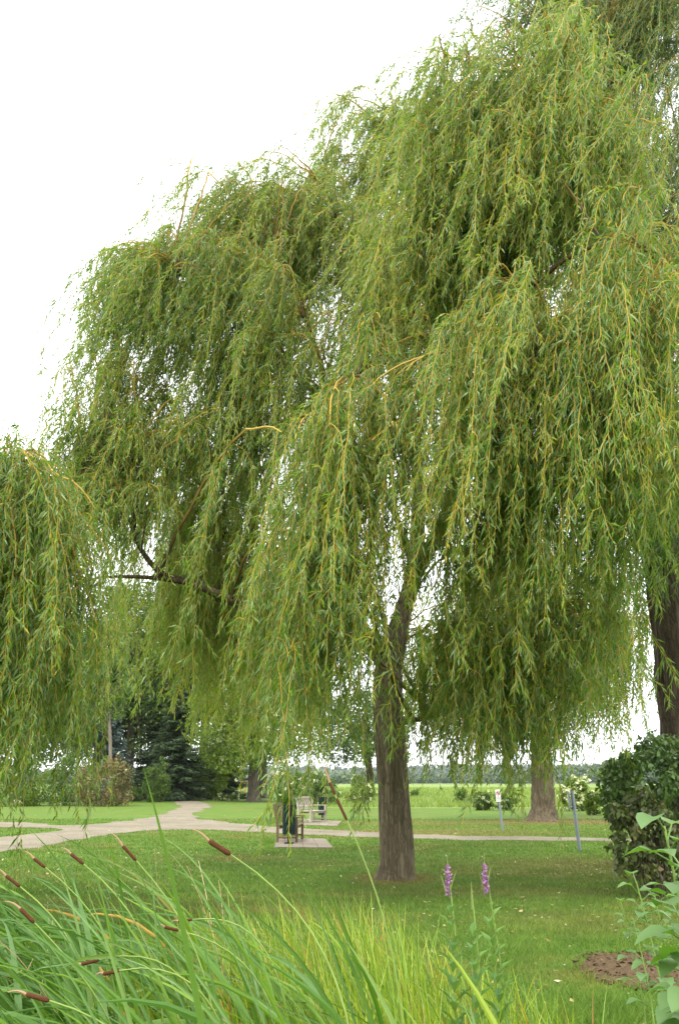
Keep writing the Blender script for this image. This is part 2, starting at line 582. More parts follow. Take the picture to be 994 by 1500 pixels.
def wobble(line, n, amp):
    p = smooth_path(np.array([G(*q) for q in line]), n)
    k = vnoise(np.stack([p[:, 0] * 1.3, p[:, 1] * 1.3, p[:, 0] * 0 + 7], -1)) - 0.5
    t = nrm(np.gradient(p, axis=0))
    p[1:-1] += (np.stack([-t[:, 1], t[:, 0], t[:, 2] * 0], -1) * (k * amp)[:, None])[1:-1]
    return p


outline = np.vstack([wobble(up, 220, 0.7), wobble(lo, 140, 0.55), wobble(inn, 40, 0.25)])
tag(polygon_sheet('gravel_path', outline, 0.008, GRAVEL), kind='structure')


def slab(name, quad, nx, ny):
    """paving flags laid with open joints inside one quadrilateral"""
    a, b, c, d = [G(*q) for q in quad]
    g = Geo()
    for i in range(nx):
        for j in range(ny):
            def bl(u, v):
                return (a * (1 - u) + b * u) * (1 - v) + (d * (1 - u) + c * u) * v
            e = 0.014
            cs = [bl((i + e) / nx, (j + e) / ny), bl((i + 1 - e) / nx, (j + e) / ny), bl((i + 1 - e) / nx, (j + 1 - e) / ny), bl((i + e) / nx, (j + 1 - e) / ny)]
            h = 0.035 + random.uniform(-.004, .004)
            v = [p + np.array([0, 0, -0.05]) for p in cs] + [p + np.array([0, 0, h]) for p in cs]
            g.add(v, [[4, 5, 6, 7], [0, 1, 5, 4], [1, 2, 6, 5], [2, 3, 7, 6], [3, 0, 4, 7]])
    return tag(g.build(name, PAVER), kind='structure')


slab('paving', [(402, 1242.5), (488, 1243.5), (476, 1230), (405, 1229)], 4, 3)
slab('paving', [(436, 1209), (494, 1211), (500, 1203.5), (446, 1202)], 4, 3)

# bare earth under the young plants on the right
sc = G(938, 1424)
th = np.linspace(0, 2 * math.pi, 60, endpoint=False)
g = Geo()
rings = 7
vv = [[sc[0] + 0.1, sc[1], 0.07]]
for k in range(1, rings + 1):
    r = k / rings
    for t in th:
        rad = r * (1 + 0.35 * (vnoise(np.array([math.cos(t) * 2 + 3, math.sin(t) * 2 + 3, 0.5])) - .5))
        x, y = 0.62 * rad * math.cos(t) + 0.1, 0.85 * rad * math.sin(t)
        h = 0.07 * (1 - r * r) + 0.05 * (vnoise(np.array([x * 9, y * 9, 2.])) - .5) * (1 - r) + 0.008
        vv.append([sc[0] + x, sc[1] + y, h])
nn = len(th)
g.add(vv, [[0, 1 + i, 1 + (i + 1) % nn] for i in range(nn)])
fq = []
for k in range(rings - 1):
    for i in range(nn):
        fq.append([1 + k * nn + i, 1 + (k + 1) * nn + i, 1 + (k + 1) * nn + (i + 1) % nn, 1 + k * nn + (i + 1) % nn])
g2 = Geo()
g2.v, g2.f, g2.m, g2.a, g2.n = g.v, g.f, g.m, g.a, g.n
g2.f.append(np.array(fq)); g2.m.append(0)
rs = np.random.default_rng(3)
qa, qr = rs.uniform(0, 6.28, 420), np.sqrt(rs.random(420)) * 1.12
cl_ = np.stack([sc[0] + .1 + .6 * qr * np.cos(qa), sc[1] + .83 * qr * np.sin(qa), 0.07 * np.clip(1 - qr ** 2, 0, 1) + 0.02], -1)
for c_ in cl_:
    h_ = rs.uniform(.008, .03)
    o_ = nrm(rs.normal(size=(6, 3))) * h_ * rs.uniform(.6, 1.3, (6, 1)) * [1.3, 1.3, .7]
    g2.add(c_ + o_, [[0, 1, 2], [0, 2, 3], [0, 3, 4], [0, 4, 1], [5, 2, 1], [5, 3, 2], [5, 4, 3], [5, 1, 4]])
tag(g2.build('bare_soil', SOIL, smooth=False), kind='structure')


# far hills and the wood that covers them
def hill_h(X, Y):
    a = 21 * np.exp(-(np.minimum(X - 430, 0) / 170) ** 2) * np.clip((Y - 720) / 260, 0, 1) * (0.85 + 0.3 * vnoise(np.stack([X / 90.0, Y / 200.0, X * 0 + 9], -1)))
    b = 30 * (0.65 + 0.6 * vnoise(np.stack([X / 330.0, Y / 500.0, X * 0 + 3], -1))) * np.clip((Y - 1500) / 700, 0, 1)
    return -0.5 + np.maximum(a, b)


tag(sheet('hills', -2000, 2200, 700, 3000, 140, 80, hill_h, HILL), kind='structure')


def leaf_cloud(geo, C, n, spread, size, up=0.3, a=None, m=0, rng=RNG, ratio=0.5, droop=0.0):
    """n small leaf-shaped faces round each centre C (K,3)"""
    K = len(C)
    spread = np.broadcast_to(np.asarray(spread, float).reshape(-1, 1) if np.ndim(spread) == 1 else np.asarray(spread, float), (K, 3) if np.ndim(spread) == 2 else (K, 1))
    off = rng.normal(size=(K, n, 3))
    off = nrm(off) * (rng.random((K, n, 1)) ** 0.45)
    pos = (C[:, None, :] + off * spread[:, None, :]).reshape(-1, 3)
    T = len(pos)
    d = nrm(rng.normal(size=(T, 3)) + np.array([0, 0, -droop]))
    nm = nrm(rng.normal(size=(T, 3)) * 0.8 + off.reshape(-1, 3) * 0.5 + np.array([0, 0, up]))
    s = nrm(np.cross(d, nm))
    L = size * rng.uniform(0.6, 1.35, (T, 1))
    W = L * ratio * 0.5
    v = np.stack([pos, pos + d * L * 0.45 + s * W - nm * 0.0, pos + d * L - np.array([0, 0, 1]) * L * 0.12, pos + d * L * 0.45 - s * W], 1)
    i = np.arange(T * 4).reshape(T, 4)
    f = np.stack([i[:, [0, 1, 2]], i[:, [0, 2, 3]]], 1).reshape(-1, 3)
    if a is None:
        base = np.clip(rng.normal(0.45, 0.16, (K, 1)) + rng.normal(0, 0.16, (K, n)), 0, 1)
    else:
        base = np.clip(np.broadcast_to(np.asarray(a).reshape(-1, 1), (K, 1)) + rng.normal(0, 0.15, (K, n)), 0, 1)
    geo.add(v.reshape(-1, 3), f, np.repeat(base.reshape(-1), 4), m)


def far_wood():
    rng = np.random.default_rng(5)
    g = Geo()
    X = np.concatenate([rng.uniform(-250, 700, 2600), rng.uniform(-1100, 1300, 3000)])
    Y = np.concatenate([rng.uniform(730, 1150, 2600), 1450 + 1100 * rng.random(3000)])
    h = hill_h(X, Y)
    ok = (np.abs(X / Y) < 0.6) & ((h > 1.0) | (rng.random(len(X)) < 0.4)) & (vnoise(np.stack([X / 90., Y / 160., X * 0], -1)) > 0.3)
    X, Y, h = X[ok], Y[ok], h[ok]
    n = len(X)
    H = rng.uniform(4, 10, n) * np.where(Y > 1400, 1.3, 1.0)
    C = np.stack([X, Y, h + H * 0.4], -1)
    tone = rng.normal(0.4, 0.22, n)
    S = np.stack([H * .55, H * .55, H * .6], -1)
    leaf_cloud(g, C, 60, S, 3.2, 0.5, tone, rng=rng, ratio=0.8)
    o = g.build('far_wood', WOODS)
    tag(o, 'distant mixed woodland covering the low hills behind the bright field', 'woodland', kind='stuff')


far_wood()


# ------------------------------------------------------------------ trees
def limb_mesh(geo, pts, sides=18, n=40, ridge=0.0, knob=0.0, seed=0.0):
    """pts rows (x,y,z,r): a bark-covered limb with an uneven section"""
    q = smooth_path(pts, n)
    c, r = q[:, :3], q[:, 3]
    T = nrm(np.gradient(c, axis=0))
    mean = nrm(c[-1] - c[0])
    ref = np.array([1.0, 0.13, 0]) if abs(mean[2]) > 0.7 else np.array([0.0, 0.1, 1.0])
    U = nrm(np.cross(T, ref))
    V = np.cross(T, U)
    a = np.arange(sides) * 2 * math.pi / sides
    dirs = U[:, None, :] * np.cos(a)[None, :, None] + V[:, None, :] * np.sin(a)[None, :, None]
    u = np.linspace(0, 1, n)
    nz = vnoise(np.stack([np.broadcast_to(np.cos(a) * 1.6 + seed, (n, sides)), np.broadcast_to(np.sin(a) * 1.6 + 5, (n, sides)),
                          np.broadcast_to((u * 9)[:, None], (n, sides))], -1)) - 0.5
    rg = vnoise(np.stack([np.broadcast_to(np.cos(a) * (6 if sides > 30 else 5) + seed, (n, sides)) + (0.25 * np.sin(u * 40))[:, None], np.broadcast_to(np.sin(a) * (6 if sides > 30 else 5) + 9, (n, sides)),
                          np.broadcast_to((u * (22 if sides > 30 else 4))[:, None], (n, sides))], -1)) - 0.5
    R = r[:, None] * (1 + 0.22 * nz + ridge * rg)
    v = c[:, None, :] + dirs * R[..., None]
    i = np.arange(n * sides).reshape(n, sides)
    nx = np.roll(i, -1, 1)
    geo.add(v.reshape(-1, 3), np.stack([i[:-1], nx[:-1], nx[1:], i[1:]], -1).reshape(-1, 4))
    geo.add(v[-1], [list(range(sides))])
    return c, r


def strands_paths(p0, d0, L, g, M, decay, rng, wav=0.02):
    """hanging shoots: start direction d0 bends over to the hanging direction g"""
    n = len(p0)
    s = (np.arange(M) + 0.5) / M
    w = np.exp(-(s[None, :] * L[:, None]) / decay[:, None])[..., None]
    dirs = nrm(d0[:, None, :] * w + g[:, None, :] * (1 - w) + rng.normal(0, 0.10, (n, M, 3)) * np.array([1, 1, 0.4]))
    steps = dirs * (L[:, None, None] / M)
    pts = np.concatenate([p0[:, None, :], p0[:, None, :] + np.cumsum(steps, 1)], 1)
    return pts


def sample_on(pts, u):
    """pts (n,M,3), u (n,k) in 0..1 -> positions and directions (n,k,3)"""
    M = pts.shape[1] - 1
    x = np.clip(u * M, 0, M - 1e-4)
    i = x.astype(int)
    f = (x - i)[..., None]
    n = np.arange(len(pts))[:, None]
    a, b = pts[n, i], pts[n, i + 1]
    return a * (1 - f) + b * f, nrm(b - a)


def hang_leaves(geo, pts, L, spacing, llen, lwid, rng, tone, m=0, start=0.06):
    """slender leaves standing off both sides of every shoot and drooping"""
    k = int(max(3, np.ceil(L.max() / spacing)))
    u = (np.arange(k)[None, :] + rng.random((len(pts), k))) * spacing / L[:, None]
    ok = (u < 1.0) & (u > start)
    pos, dr = sample_on(pts, np.clip(u, 0, 1))
    pos, dr = pos[ok], dr[ok]
    tn = np.broadcast_to(tone[:, None], u.shape)[ok]
    uu = u[ok]
    T = len(pos)
    rv = nrm(rng.normal(size=(T, 3)))
    side = nrm(np.cross(dr, rv))
    d = nrm(dr * 0.7 + side * rng.uniform(0.3, 1.1, (T, 1)) + np.array([-0.12, 0, -0.35]))
    ln = llen * rng.uniform(0.65, 1.25, (T, 1)) * (1 - 0.35 * uu[:, None] ** 2)
    w = lwid * rng.uniform(0.8, 1.25, (T, 1)) * 0.5
    nm = nrm(np.cross(d, rng.normal(size=(T, 3))) + np.array([0, 0, 0.5]))
    s = nrm(np.cross(d, nm))
    mid = pos + d * ln * 0.42 + nm * ln * 0.05
    tip = pos + d * ln + np.array([0, 0, -1.0]) * ln * 0.1 - nm * ln * 0.06
    v = np.stack([pos, mid + s * w, tip, mid - s * w], 1).reshape(-1, 3)
    i = np.arange(T * 4).reshape(T, 4)
    f = np.stack([i[:, [0, 1, 2]], i[:, [0, 2, 3]]], 1).reshape(-1, 3)
    a = np.clip(tn + rng.normal(0, 0.17, T) + 0.12 * uu - 0.05, 0, 0.97)
    a[rng.random(T) < 0.006] = 1.0
    geo.add(v, f, np.repeat(a, 4), m)
    return T


WIND = np.array([-0.20, 0.0, 0.0])
NLEAF = [0]


def willow(name, label, group, base, trunk, limbs, domes, seed, leaf=WILLOW, bark=BARK, llen=0.165, lwid=0.0215, spacing=0.044,
           sub=1.9, twig_r=0.0052, wind=WIND, tsides=72, ridge=0.16, sides=3):
    rng = np.random.default_rng(seed)
    root = thing(name, base, label, 'tree', group)
    nodes = []
    g = Geo()
    c, r = limb_mesh(g, trunk, tsides, 160, ridge, seed=seed)
    nodes.append(np.column_stack([c, r])[72:])
    g.build('trunk', bark, root, True)
    for lb in limbs:
        g = Geo()
        c, r = limb_mesh(g, lb, 12, 40, 0.05, seed=seed + 3)
        nodes.append(np.column_stack([c, r])[6:])
        g.build('limb', LIMB, root, True)
    nodes = np.vstack(nodes)
    crown = Geo()
    for dm in domes:
        cc, rr = np.array(dm['c']), np.array(dm['r'])
        n, k = dm['n'], dm['k']
        dv = nrm(rng.normal(size=(n, 3)))
        dv[:, 2] = np.abs(dv[:, 2]) * 1.05 - 0.22
        rad = dm.get('fill', 0.2) + (1 - dm.get('fill', 0.2)) * rng.random((n, 1)) ** 0.6
        A = cc + nrm(dv) * rad * rr * (0.62 + 0.85 * vnoise(nrm(dv) * 1.9 + seed + cc)[:, None])
        # branches from the nearest limb node below the anchor
        cost = np.linalg.norm(nodes[None, :, :3] - A[:, None, :], axis=2) + 1.2 * np.clip(nodes[None, :, 2] - A[:, None, 2] + 0.5, 0, None)
        bi = np.argmin(cost + rng.random(cost.shape) * 2.6, 1)
        b = nodes[bi, :3]
        dist = np.linalg.norm(A - b, axis=1)
        M = 14
        t = np.linspace(0, 1, M)[None, :, None]
        rise = dist[:, None] * rng.uniform(0.12, 0.34, (n, 1)) * np.array([[0, 0, 1]])
        j = rng.normal(0, 0.06, (n, 3)) * dist[:, None]
        c1 = b + (A - b) * 0.35 + rise * 0.9 + j
        c2 = b + (A - b) * 0.78 + rise * 1.1 - j * 0.5
        Bp = (1 - t) ** 3 * b[:, None] + 3 * (1 - t) ** 2 * t * c1[:, None] + 3 * (1 - t) * t ** 2 * c2[:, None] + t ** 3 * A[:, None]
        Bp += rng.normal(0, 0.008, Bp.shape) * dist[:, None, None] * np.sin(np.pi * t)
        r0 = np.clip(0.006 + 0.006 * dist, 0.008, 0.04)
        Rb = r0[:, None] * (1 - np.linspace(0, 1, M)[None, :]) ** 0.8 + twig_r * 1.3
        tubes(crown, Bp, Rb, 5, np.clip(1.05 - 0.95 * np.linspace(0, 1, M)[None, :] ** 0.8, 0, 1) * np.ones((n, 1)), 1, cap=False)
        # hanging shoots
        ti = 1 - (1 - dm.get('t0', 0.1)) * rng.random((n, k)) ** 1.3
        p0, tg = sample_on(Bp, ti)
        p0, tg = p0.reshape(-1, 3), tg.reshape(-1, 3)
        S = len(p0)
        d0 = nrm(tg * 0.8 + rng.normal(0, 0.5, (S, 3)) + np.array([0, 0, 0.12]) + wind)
        lo, hi = dm['L']
        L = rng.uniform(lo, hi, S) * np.repeat(rng.uniform(0.75, 1.15, n), k)
        zm = rng.uniform(*dm['zmin'], S)
        L = np.clip(np.minimum(L, (p0[:, 2] - zm)), 0.35, None)
        wz = np.clip((p0[:, 2:3] - 5) / 6, 0.1, 1.5)
        gd = nrm(np.array([0, 0, -1.0]) + wind * wz * rng.uniform(0.2, 2.0, (S, 1)) + rng.normal(0, 0.09, (S, 3)) + np.repeat(rng.normal(0, 0.11, (n, 3)), k, 0))
        pts = strands_paths(p0, d0, L, gd, 14, rng.uniform(0.22, 0.55, S), rng)
        keep = pts[:, -1, 2] > 0.25
        pts, L = pts[keep], L[keep]
        S = len(pts)
        tone = np.clip(np.repeat(rng.normal(dm.get('tone', 0.45), 0.10, n), k)[keep] + rng.normal(0, 0.1, S), 0, 1)
        tr = twig_r * rng.uniform(0.7, 1.25, (S, 1)) * np.linspace(1.15, 0.45, 15)[None, :]
        tubes(crown, pts, tr, sides, (np.linspace(0.30, 0.0, 15)[None, :] + rng.uniform(-.1, .25, (S, 1))), 1, cap=False)
        NLEAF[0] += hang_leaves(crown, pts, L, spacing * 1.15, llen, lwid, rng, tone)
        # side shoots
        ks = np.maximum(1, (L * sub).astype(int))
        own = np.repeat(np.arange(S), ks)
        us = rng.uniform(0.05, 0.97, (len(own), 1))
        q0, qd = sample_on(pts[own], us)
        q0, qd = q0[:, 0], qd[:, 0]
        e0 = nrm(qd * 0.5 + rng.normal(0, 0.6, q0.shape) + wind * 0.5)
        Ls = rng.uniform(0.18, 0.62, len(own))
        gs = nrm(np.array([0, 0, -1.0]) + wind * wz[keep][own] * rng.uniform(0.2, 2.0, (len(own), 1)) + rng.normal(0, 0.16, q0.shape))
        sp = strands_paths(q0, e0, Ls, gs, 5, rng.uniform(0.12, 0.3, len(own)), rng)
        tubes(crown, sp, twig_r * 0.55, 3, np.full((len(own), 1), 0.05), 1, cap=False)
        NLEAF[0] += hang_leaves(crown, sp, Ls, spacing, llen, lwid, rng, tone[own], start=0.02)
    crown.build('crown', [leaf, TWIG], root)
    return root


def dome(px, py, y, r, n, k, L, zmin=(2, 3.5), **kw):
    return dict(c=P(px, py, y), r=r, n=n, k=k, L=L, zmin=zmin, **kw)


def pr(px, py, y, rad):
    return np.append(P(px, py, y), rad)


# the big willow in the middle
b0 = G(580, 1288)
by = b0[1]
main_trunk = [np.append(b0 + [0, 0, -0.15], 0.40), np.append(b0 + [0, 0, 0.05], 0.335), pr(581, 1262, by, 0.298), pr(577, 1180, by, 0.275), pr(572, 1100, by, 0.268),
              pr(568, 1020, by, 0.26), pr(572, 960, by, 0.235), pr(588, 900, by, 0.17), pr(606, 830, by + .1, 0.15), pr(612, 700, by + .3, 0.12),
              pr(596, 560, by + .6, 0.095), pr(585, 420, by + 1, 0.07), pr(580, 300, by + 1.2, 0.045), pr(577, 180, by + 1.3, 0.018)]
main_limbs = [
    [pr(572, 985, by, 0.16), pr(545, 950, by - .1, 0.13), pr(470, 925, by - .4, 0.115), pr(360, 889, by - .8, 0.085), pr(285, 855, by - 1.1, 0.068),
     pr(240, 842, by - 1.3, 0.055), pr(207, 806, by - 1.5, 0.042), pr(190, 765, by - 1.6, 0.03), pr(160, 735, by - 1.7, 0.022), pr(110, 720, by - 1.8, 0.01)],
    [pr(285, 855, by - 1.1, 0.05), pr(220, 846, by - 1.5, 0.035), pr(150, 846, by - 1.9, 0.02), pr(90, 860, by - 2.2, 0.01)],
    [pr(565, 960, by, 0.15), pr(540, 930, by + .3, 0.12), pr(440, 880, by + .8, 0.10), pr(366, 846, by + 1.1, 0.085), pr(350, 806, by + 1.2, 0.07), pr(318, 770, by + 1.3, 0.05),
     pr(290, 690, by + 1.2, 0.03)],
    [pr(560, 965, by, 0.13), pr(508, 880, by - .5, 0.10), pr(512, 800, by - 1, 0.09), pr(530, 720, by - 1.6, 0.08), pr(548, 620, by - 2.4, 0.07),
     pr(545, 540, by - 3.3, 0.05), pr(515, 553, by - 4.2, 0.025)],
    [pr(530, 720, by - 1.6, 0.07), pr(490, 600, by - 1.3, 0.06), pr(440, 450, by - 1, 0.05), pr(395, 380, by - 1, 0.03)],
    [pr(600, 860, by, 0.13), pr(650, 760, by - 1.2, 0.11), pr(700, 620, by - 2.6, 0.09), pr(745, 450, by - 3.6, 0.07), pr(790, 300, by - 4.0, 0.045), pr(806, 180, by - 4.1, 0.02), pr(800, 110, by - 4.1, 0.01)],
    [pr(700, 620, by - 2.6, 0.08), pr(740, 470, by - 4.4, 0.055), pr(820, 385, by - 5.2, 0.035), pr(900, 355, by - 5.6, 0.02), pr(960, 370, by - 5.8, 0.01)],
    [pr(490, 600, by - 1.3, 0.06), pr(400, 520, by - 1.4, 0.045), pr(310, 430, by - 1.6, 0.03), pr(240, 385, by - 1.8, 0.015)],
    [pr(600, 620, by + .4, 0.07), pr(540, 460, by + .4, 0.05), pr(500, 330, by + .4, 0.03), pr(470, 240, by + .4, 0.012)],
    [pr(606, 830, by + .1, 0.09), pr(560, 720, by + 1, 0.06), pr(470, 640, by + 1.6, 0.045), pr(360, 650, by + 1.8, 0.03), pr(270, 690, by + 1.8, 0.012)],
    [pr(745, 450, by - 3.6, 0.05), pr(690, 330, by - 3.6, 0.035), pr(660, 240, by - 3.4, 0.015)],
    [pr(700, 620, by - 2.6, 0.06), pr(770, 560, by - 4.6, 0.04), pr(850, 560, by - 5.4, 0.025), pr(930, 590, by - 5.8, 0.012)],
    [pr(650, 760, by - 1.2, 0.07), pr(730, 720, by - 2.4, 0.05), pr(810, 700, by - 3.2, 0.03), pr(870, 720, by - 3.6, 0.012)],
    [pr(590, 1058, by, 0.06), pr(625, 1051, by - .2, 0.036), pr(660, 1042, by - .3, 0.026), pr(720, 1015, by - .4, 0.012)],
]
willow('willow_tree', 'large weeping willow with furrowed leaning trunk in the middle of the lawn', 'weeping willows', b0, main_trunk, main_limbs, [
    dome(375, 300, 15.8, (1.5, 1.1, 1.3), 30, 7, (1.2, 2.8), (8, 10), tone=0.5),
    dome(215, 380, 14.8, (1.1, 1.0, 0.9), 12, 6, (1.4, 3.2), (6.5, 8.5), tone=0.48),
    dome(265, 420, 15.0, (2.25, 1.5, 1.85), 44, 7, (1.3, 3.2), (6.5, 8.5), tone=0.45),
    dome(230, 640, 14.8, (1.7, 1.3, 1.0), 32, 8, (1.0, 2.6), (5.4, 6.8), tone=0.48),
    dome(390, 540, 15.2, (2.2, 1.8, 1.9), 48, 8, (1.5, 3.4), (5.0, 6.8), tone=0.48),
    dome(185, 545, 14.8, (1.0, 0.9, 0.9), 17, 7, (1.3, 2.6), (5.5, 6.6), tone=0.5),
    dome(330, 850, 17.6, (1.9, 0.9, 0.8), 13, 7, (1.6, 3.4), (1.6, 3.2), tone=0.75),
    dome(350, 650, 16.4, (1.3, 0.9, 0.9), 16, 7, (1.4, 2.8), (4.4, 5.8), tone=0.6),
    dome(150, 720, 14.6, (1.2, 0.9, 0.7), 22, 8, (1.2, 2.4), (4.6, 6.0), tone=0.5),
    dome(230, 760, 17.4, (1.9, 1.0, 0.9), 14, 7, (1.8, 4.2), (2.2, 4.2), tone=0.75),
    dome(340, 740, 18.4, (2.6, 1.2, 1.3), 20, 7, (2.2, 5.2), (1.5, 3.4), tone=0.8),
    dome(380, 900, 18.8, (2.3, 1.2, 1.0), 18, 7, (1.6, 3.8), (1.4, 2.6), tone=0.8),
    dome(455, 340, 16.4, (2.0, 1.6, 2.0), 54, 8, (1.3, 3.0), (7, 9), tone=0.47),
    dome(565, 230, 17.6, (1.6, 1.2, 2.1), 50, 8, (0.8, 2.2), (9, 12.5), tone=0.48),
    dome(590, 440, 16.6, (1.5, 1.2, 2.0), 34, 8, (1.3, 2.8), (6, 9), tone=0.48),
    dome(505, 650, 11.6, (0.8, 0.8, 0.9), 21, 10, (2.6, 4.9), (1.5, 3.2), tone=0.55),
    dome(432, 960, 11.2, (0.16, 0.12, 0.15), 3, 3, (2.6, 3.0), (0.35, 0.7), tone=0.45),
    dome(455, 850, 12.2, (0.7, 0.7, 0.8), 12, 8, (1.6, 3.2), (1.5, 2.8), tone=0.52),
    dome(785, 220, 12.0, (2.2, 1.7, 2.75), 112, 9, (1.5, 3.4), (4.6, 8.0), tone=0.56),
    dome(660, 380, 13.0, (1.5, 1.3, 1.5), 34, 9, (1.5, 3.2), (4.4, 7.0), tone=0.54),
    dome(770, 560, 11.6, (1.9, 1.4, 1.5), 48, 9, (2.0, 4.0), (2.8, 5.2), tone=0.54),
    dome(910, 460, 10.6, (1.4, 1.2, 1.4), 30, 9, (1.8, 3.8), (3.2, 5.2), tone=0.56),
    dome(800, 760, 13.0, (1.8, 1.5, 1.2), 24, 8, (2.0, 4.0), (1.7, 3.4), tone=0.55),
    dome(735, 930, 13.5, (1.1, 1.0, 0.6), 22, 7, (1.6, 3.2), (1.0, 2.1), tone=0.46),
    dome(865, 930, 13.0, (1.0, 1.0, 0.6), 16, 7, (1.6, 3.0), (1.2, 2.3), tone=0.46),
    dome(640, 940, 17.2, (0.9, 1.0, 0.8), 9, 6, (0.7, 1.8), (2.2, 3.4), tone=0.42),
], 21)

# the willow whose skirts hang into the left edge
lb = np.array([-7.4, 10.6, 0])
willow('willow_tree', 'weeping willow at the left edge, its skirt hanging almost to the reeds', 'weeping willows', lb,
       [(-7.4, 10.6, -.15, .42), (-7.4, 10.6, .1, .36), (-7.35, 10.6, 1.2, .3), (-7.2, 10.55, 2.6, .26), (-6.9, 10.4, 4.2, .2), (-6.5, 10.3, 5.6, .12), (-6.2, 10.2, 6.6, .04)],
       [[(-7.1, 10.5, 2.8, .14), (-6.2, 10.1, 3.8, .1), (-5.2, 9.8, 4.6, .07), (-4.3, 9.6, 5.0, .04), (-3.7, 9.5, 5.1, .015)],
        [(-7.0, 10.5, 3.4, .12), (-7.6, 10.0, 4.8, .08), (-8.2, 9.6, 5.6, .03)]],
       [dome(-40, 760, 9.8, (1.6, 1.2, 0.95), 62, 9, (2.2, 4.4), (1.4, 3.0), tone=0.5, fill=0.15),
        dome(60, 850, 9.8, (1.0, 0.9, 0.6), 32, 9, (1.6, 3.4), (1.2, 3.0), tone=0.5, fill=0.1),
        dome(-70, 880, 9.0, (1.3, 0.9, 0.8), 38, 9, (2.0, 4.2), (0.8, 2.2), tone=0.5, fill=0.1),
        dome(85, 900, 9.4, (0.5, 0.5, 0.5), 7, 6, (2.2, 3.4), (0.6, 1.8), tone=0.5),
        dome(-260, 700, 10.0, (2.0, 2.0, 1.6), 40, 9, (2.0, 4.0), (1.0, 3.0), tone=0.48)], 33, llen=0.125, lwid=0.0185, spacing=0.036, twig_r=0.003)

# the old willow at the right edge
rb = np.array([6.55, 17.0, 0])
willow('willow_tree', 'tall old willow with thick dark trunk behind the shrub at the right edge', 'weeping willows', rb,
       [(6.55, 17, -.2, .85), (6.55, 17, .2, .72), (6.55, 17, 1.4, .58), (6.53, 17, 3.0, .52), (6.5, 17, 5, .47), (6.3, 17.2, 8, .36), (6.1, 17.4, 11, .26), (5.9, 17.6, 14, .16), (6.0, 17.8, 18, .06)],
       [[(6.1, 17.1, 6.5, .26), (5.2, 17.8, 9.5, .17), (4.4, 18.2, 13, .10), (4.0, 18.4, 16.5, .04)],
        [(6.0, 17.1, 8, .22), (7.2, 17.3, 11, .15), (8.2, 17.6, 15, .06)],
        [(6.1, 16.8, 6.0, .18), (5.8, 15.6, 7.8, .12), (5.2, 14.2, 8.6, .07), (4.4, 12.8, 8.7, .03)]],
       [dome(970, 20, 18.0, (2.6, 2.0, 3.4), 84, 9, (2.0, 4.6), (9, 12.5), tone=0.42),
        dome(775, 0, 17.5, (1.5, 1.3, 1.5), 38, 7, (0.8, 2.2), (13, 16), tone=0.45),
        dome(930, 190, 17.0, (1.8, 1.6, 2.0), 44, 9, (2.0, 4.4), (7, 10), tone=0.42),
        dome(980, 360, 16.5, (1.8, 1.8, 2.0), 40, 9, (2.0, 4.0), (5, 8), tone=0.42),
        dome(960, 640, 15.6, (1.5, 1.4, 1.3), 34, 8, (1.8, 4.0), (3.5, 5.4), tone=0.42)], 44,
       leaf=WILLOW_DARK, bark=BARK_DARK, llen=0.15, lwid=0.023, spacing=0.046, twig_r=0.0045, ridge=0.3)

# the willow across the path
tb = G(795, 1203)
ty = tb[1]
back_trunk = [np.append(tb + [0, 0, -.2], 1.05), np.append(tb + [0, 0, 0.12], 0.74), pr(796, 1188, ty, 0.52), pr(795, 1165, ty, 0.46), pr(793, 1130, ty, 0.42), pr(791, 1080, ty, 0.40),
              pr(790, 1010, ty, 0.38), pr(792, 920, ty, 0.28), pr(800, 820, ty, 0.16), pr(805, 740, ty, 0.06)]
willow('willow_tree', 'broad willow with stout trunk standing alone beyond the gravel path', 'weeping willows', tb, back_trunk,
       [[pr(790, 1050, ty, .25), pr(750, 980, ty - 1, .18), pr(700, 900, ty - 1.5, .1), pr(670, 850, ty - 2, .04)],
        [pr(790, 1030, ty, .25), pr(830, 960, ty - 1, .18), pr(880, 890, ty - 1.5, .1), pr(915, 850, ty - 2, .04)],
        [pr(791, 980, ty, .2), pr(780, 880, ty + 1.5, .12), pr(770, 800, ty + 2, .04)]],
       [dome(800, 860, ty, (5.0, 3.6, 4.2), 72, 7, (2.5, 5.5), (2.0, 4.2), tone=0.62, fill=0.3),
        dome(700, 960, ty - 1, (2.4, 2.2, 2.0), 38, 7, (3.0, 5.6), (0.6, 2.4), tone=0.6),
        dome(880, 940, ty - 1, (2.6, 2.2, 2.0), 38, 7, (3.0, 5.6), (0.9, 2.6), tone=0.6)], 55,
       leaf=WILLOW_FAR, bark=BARK, llen=0.25, lwid=0.05, spacing=0.105, twig_r=0.007, sub=1.6, ridge=0.3)
bo = [o for o in COL.objects if o.name.startswith('trunk')][-1]


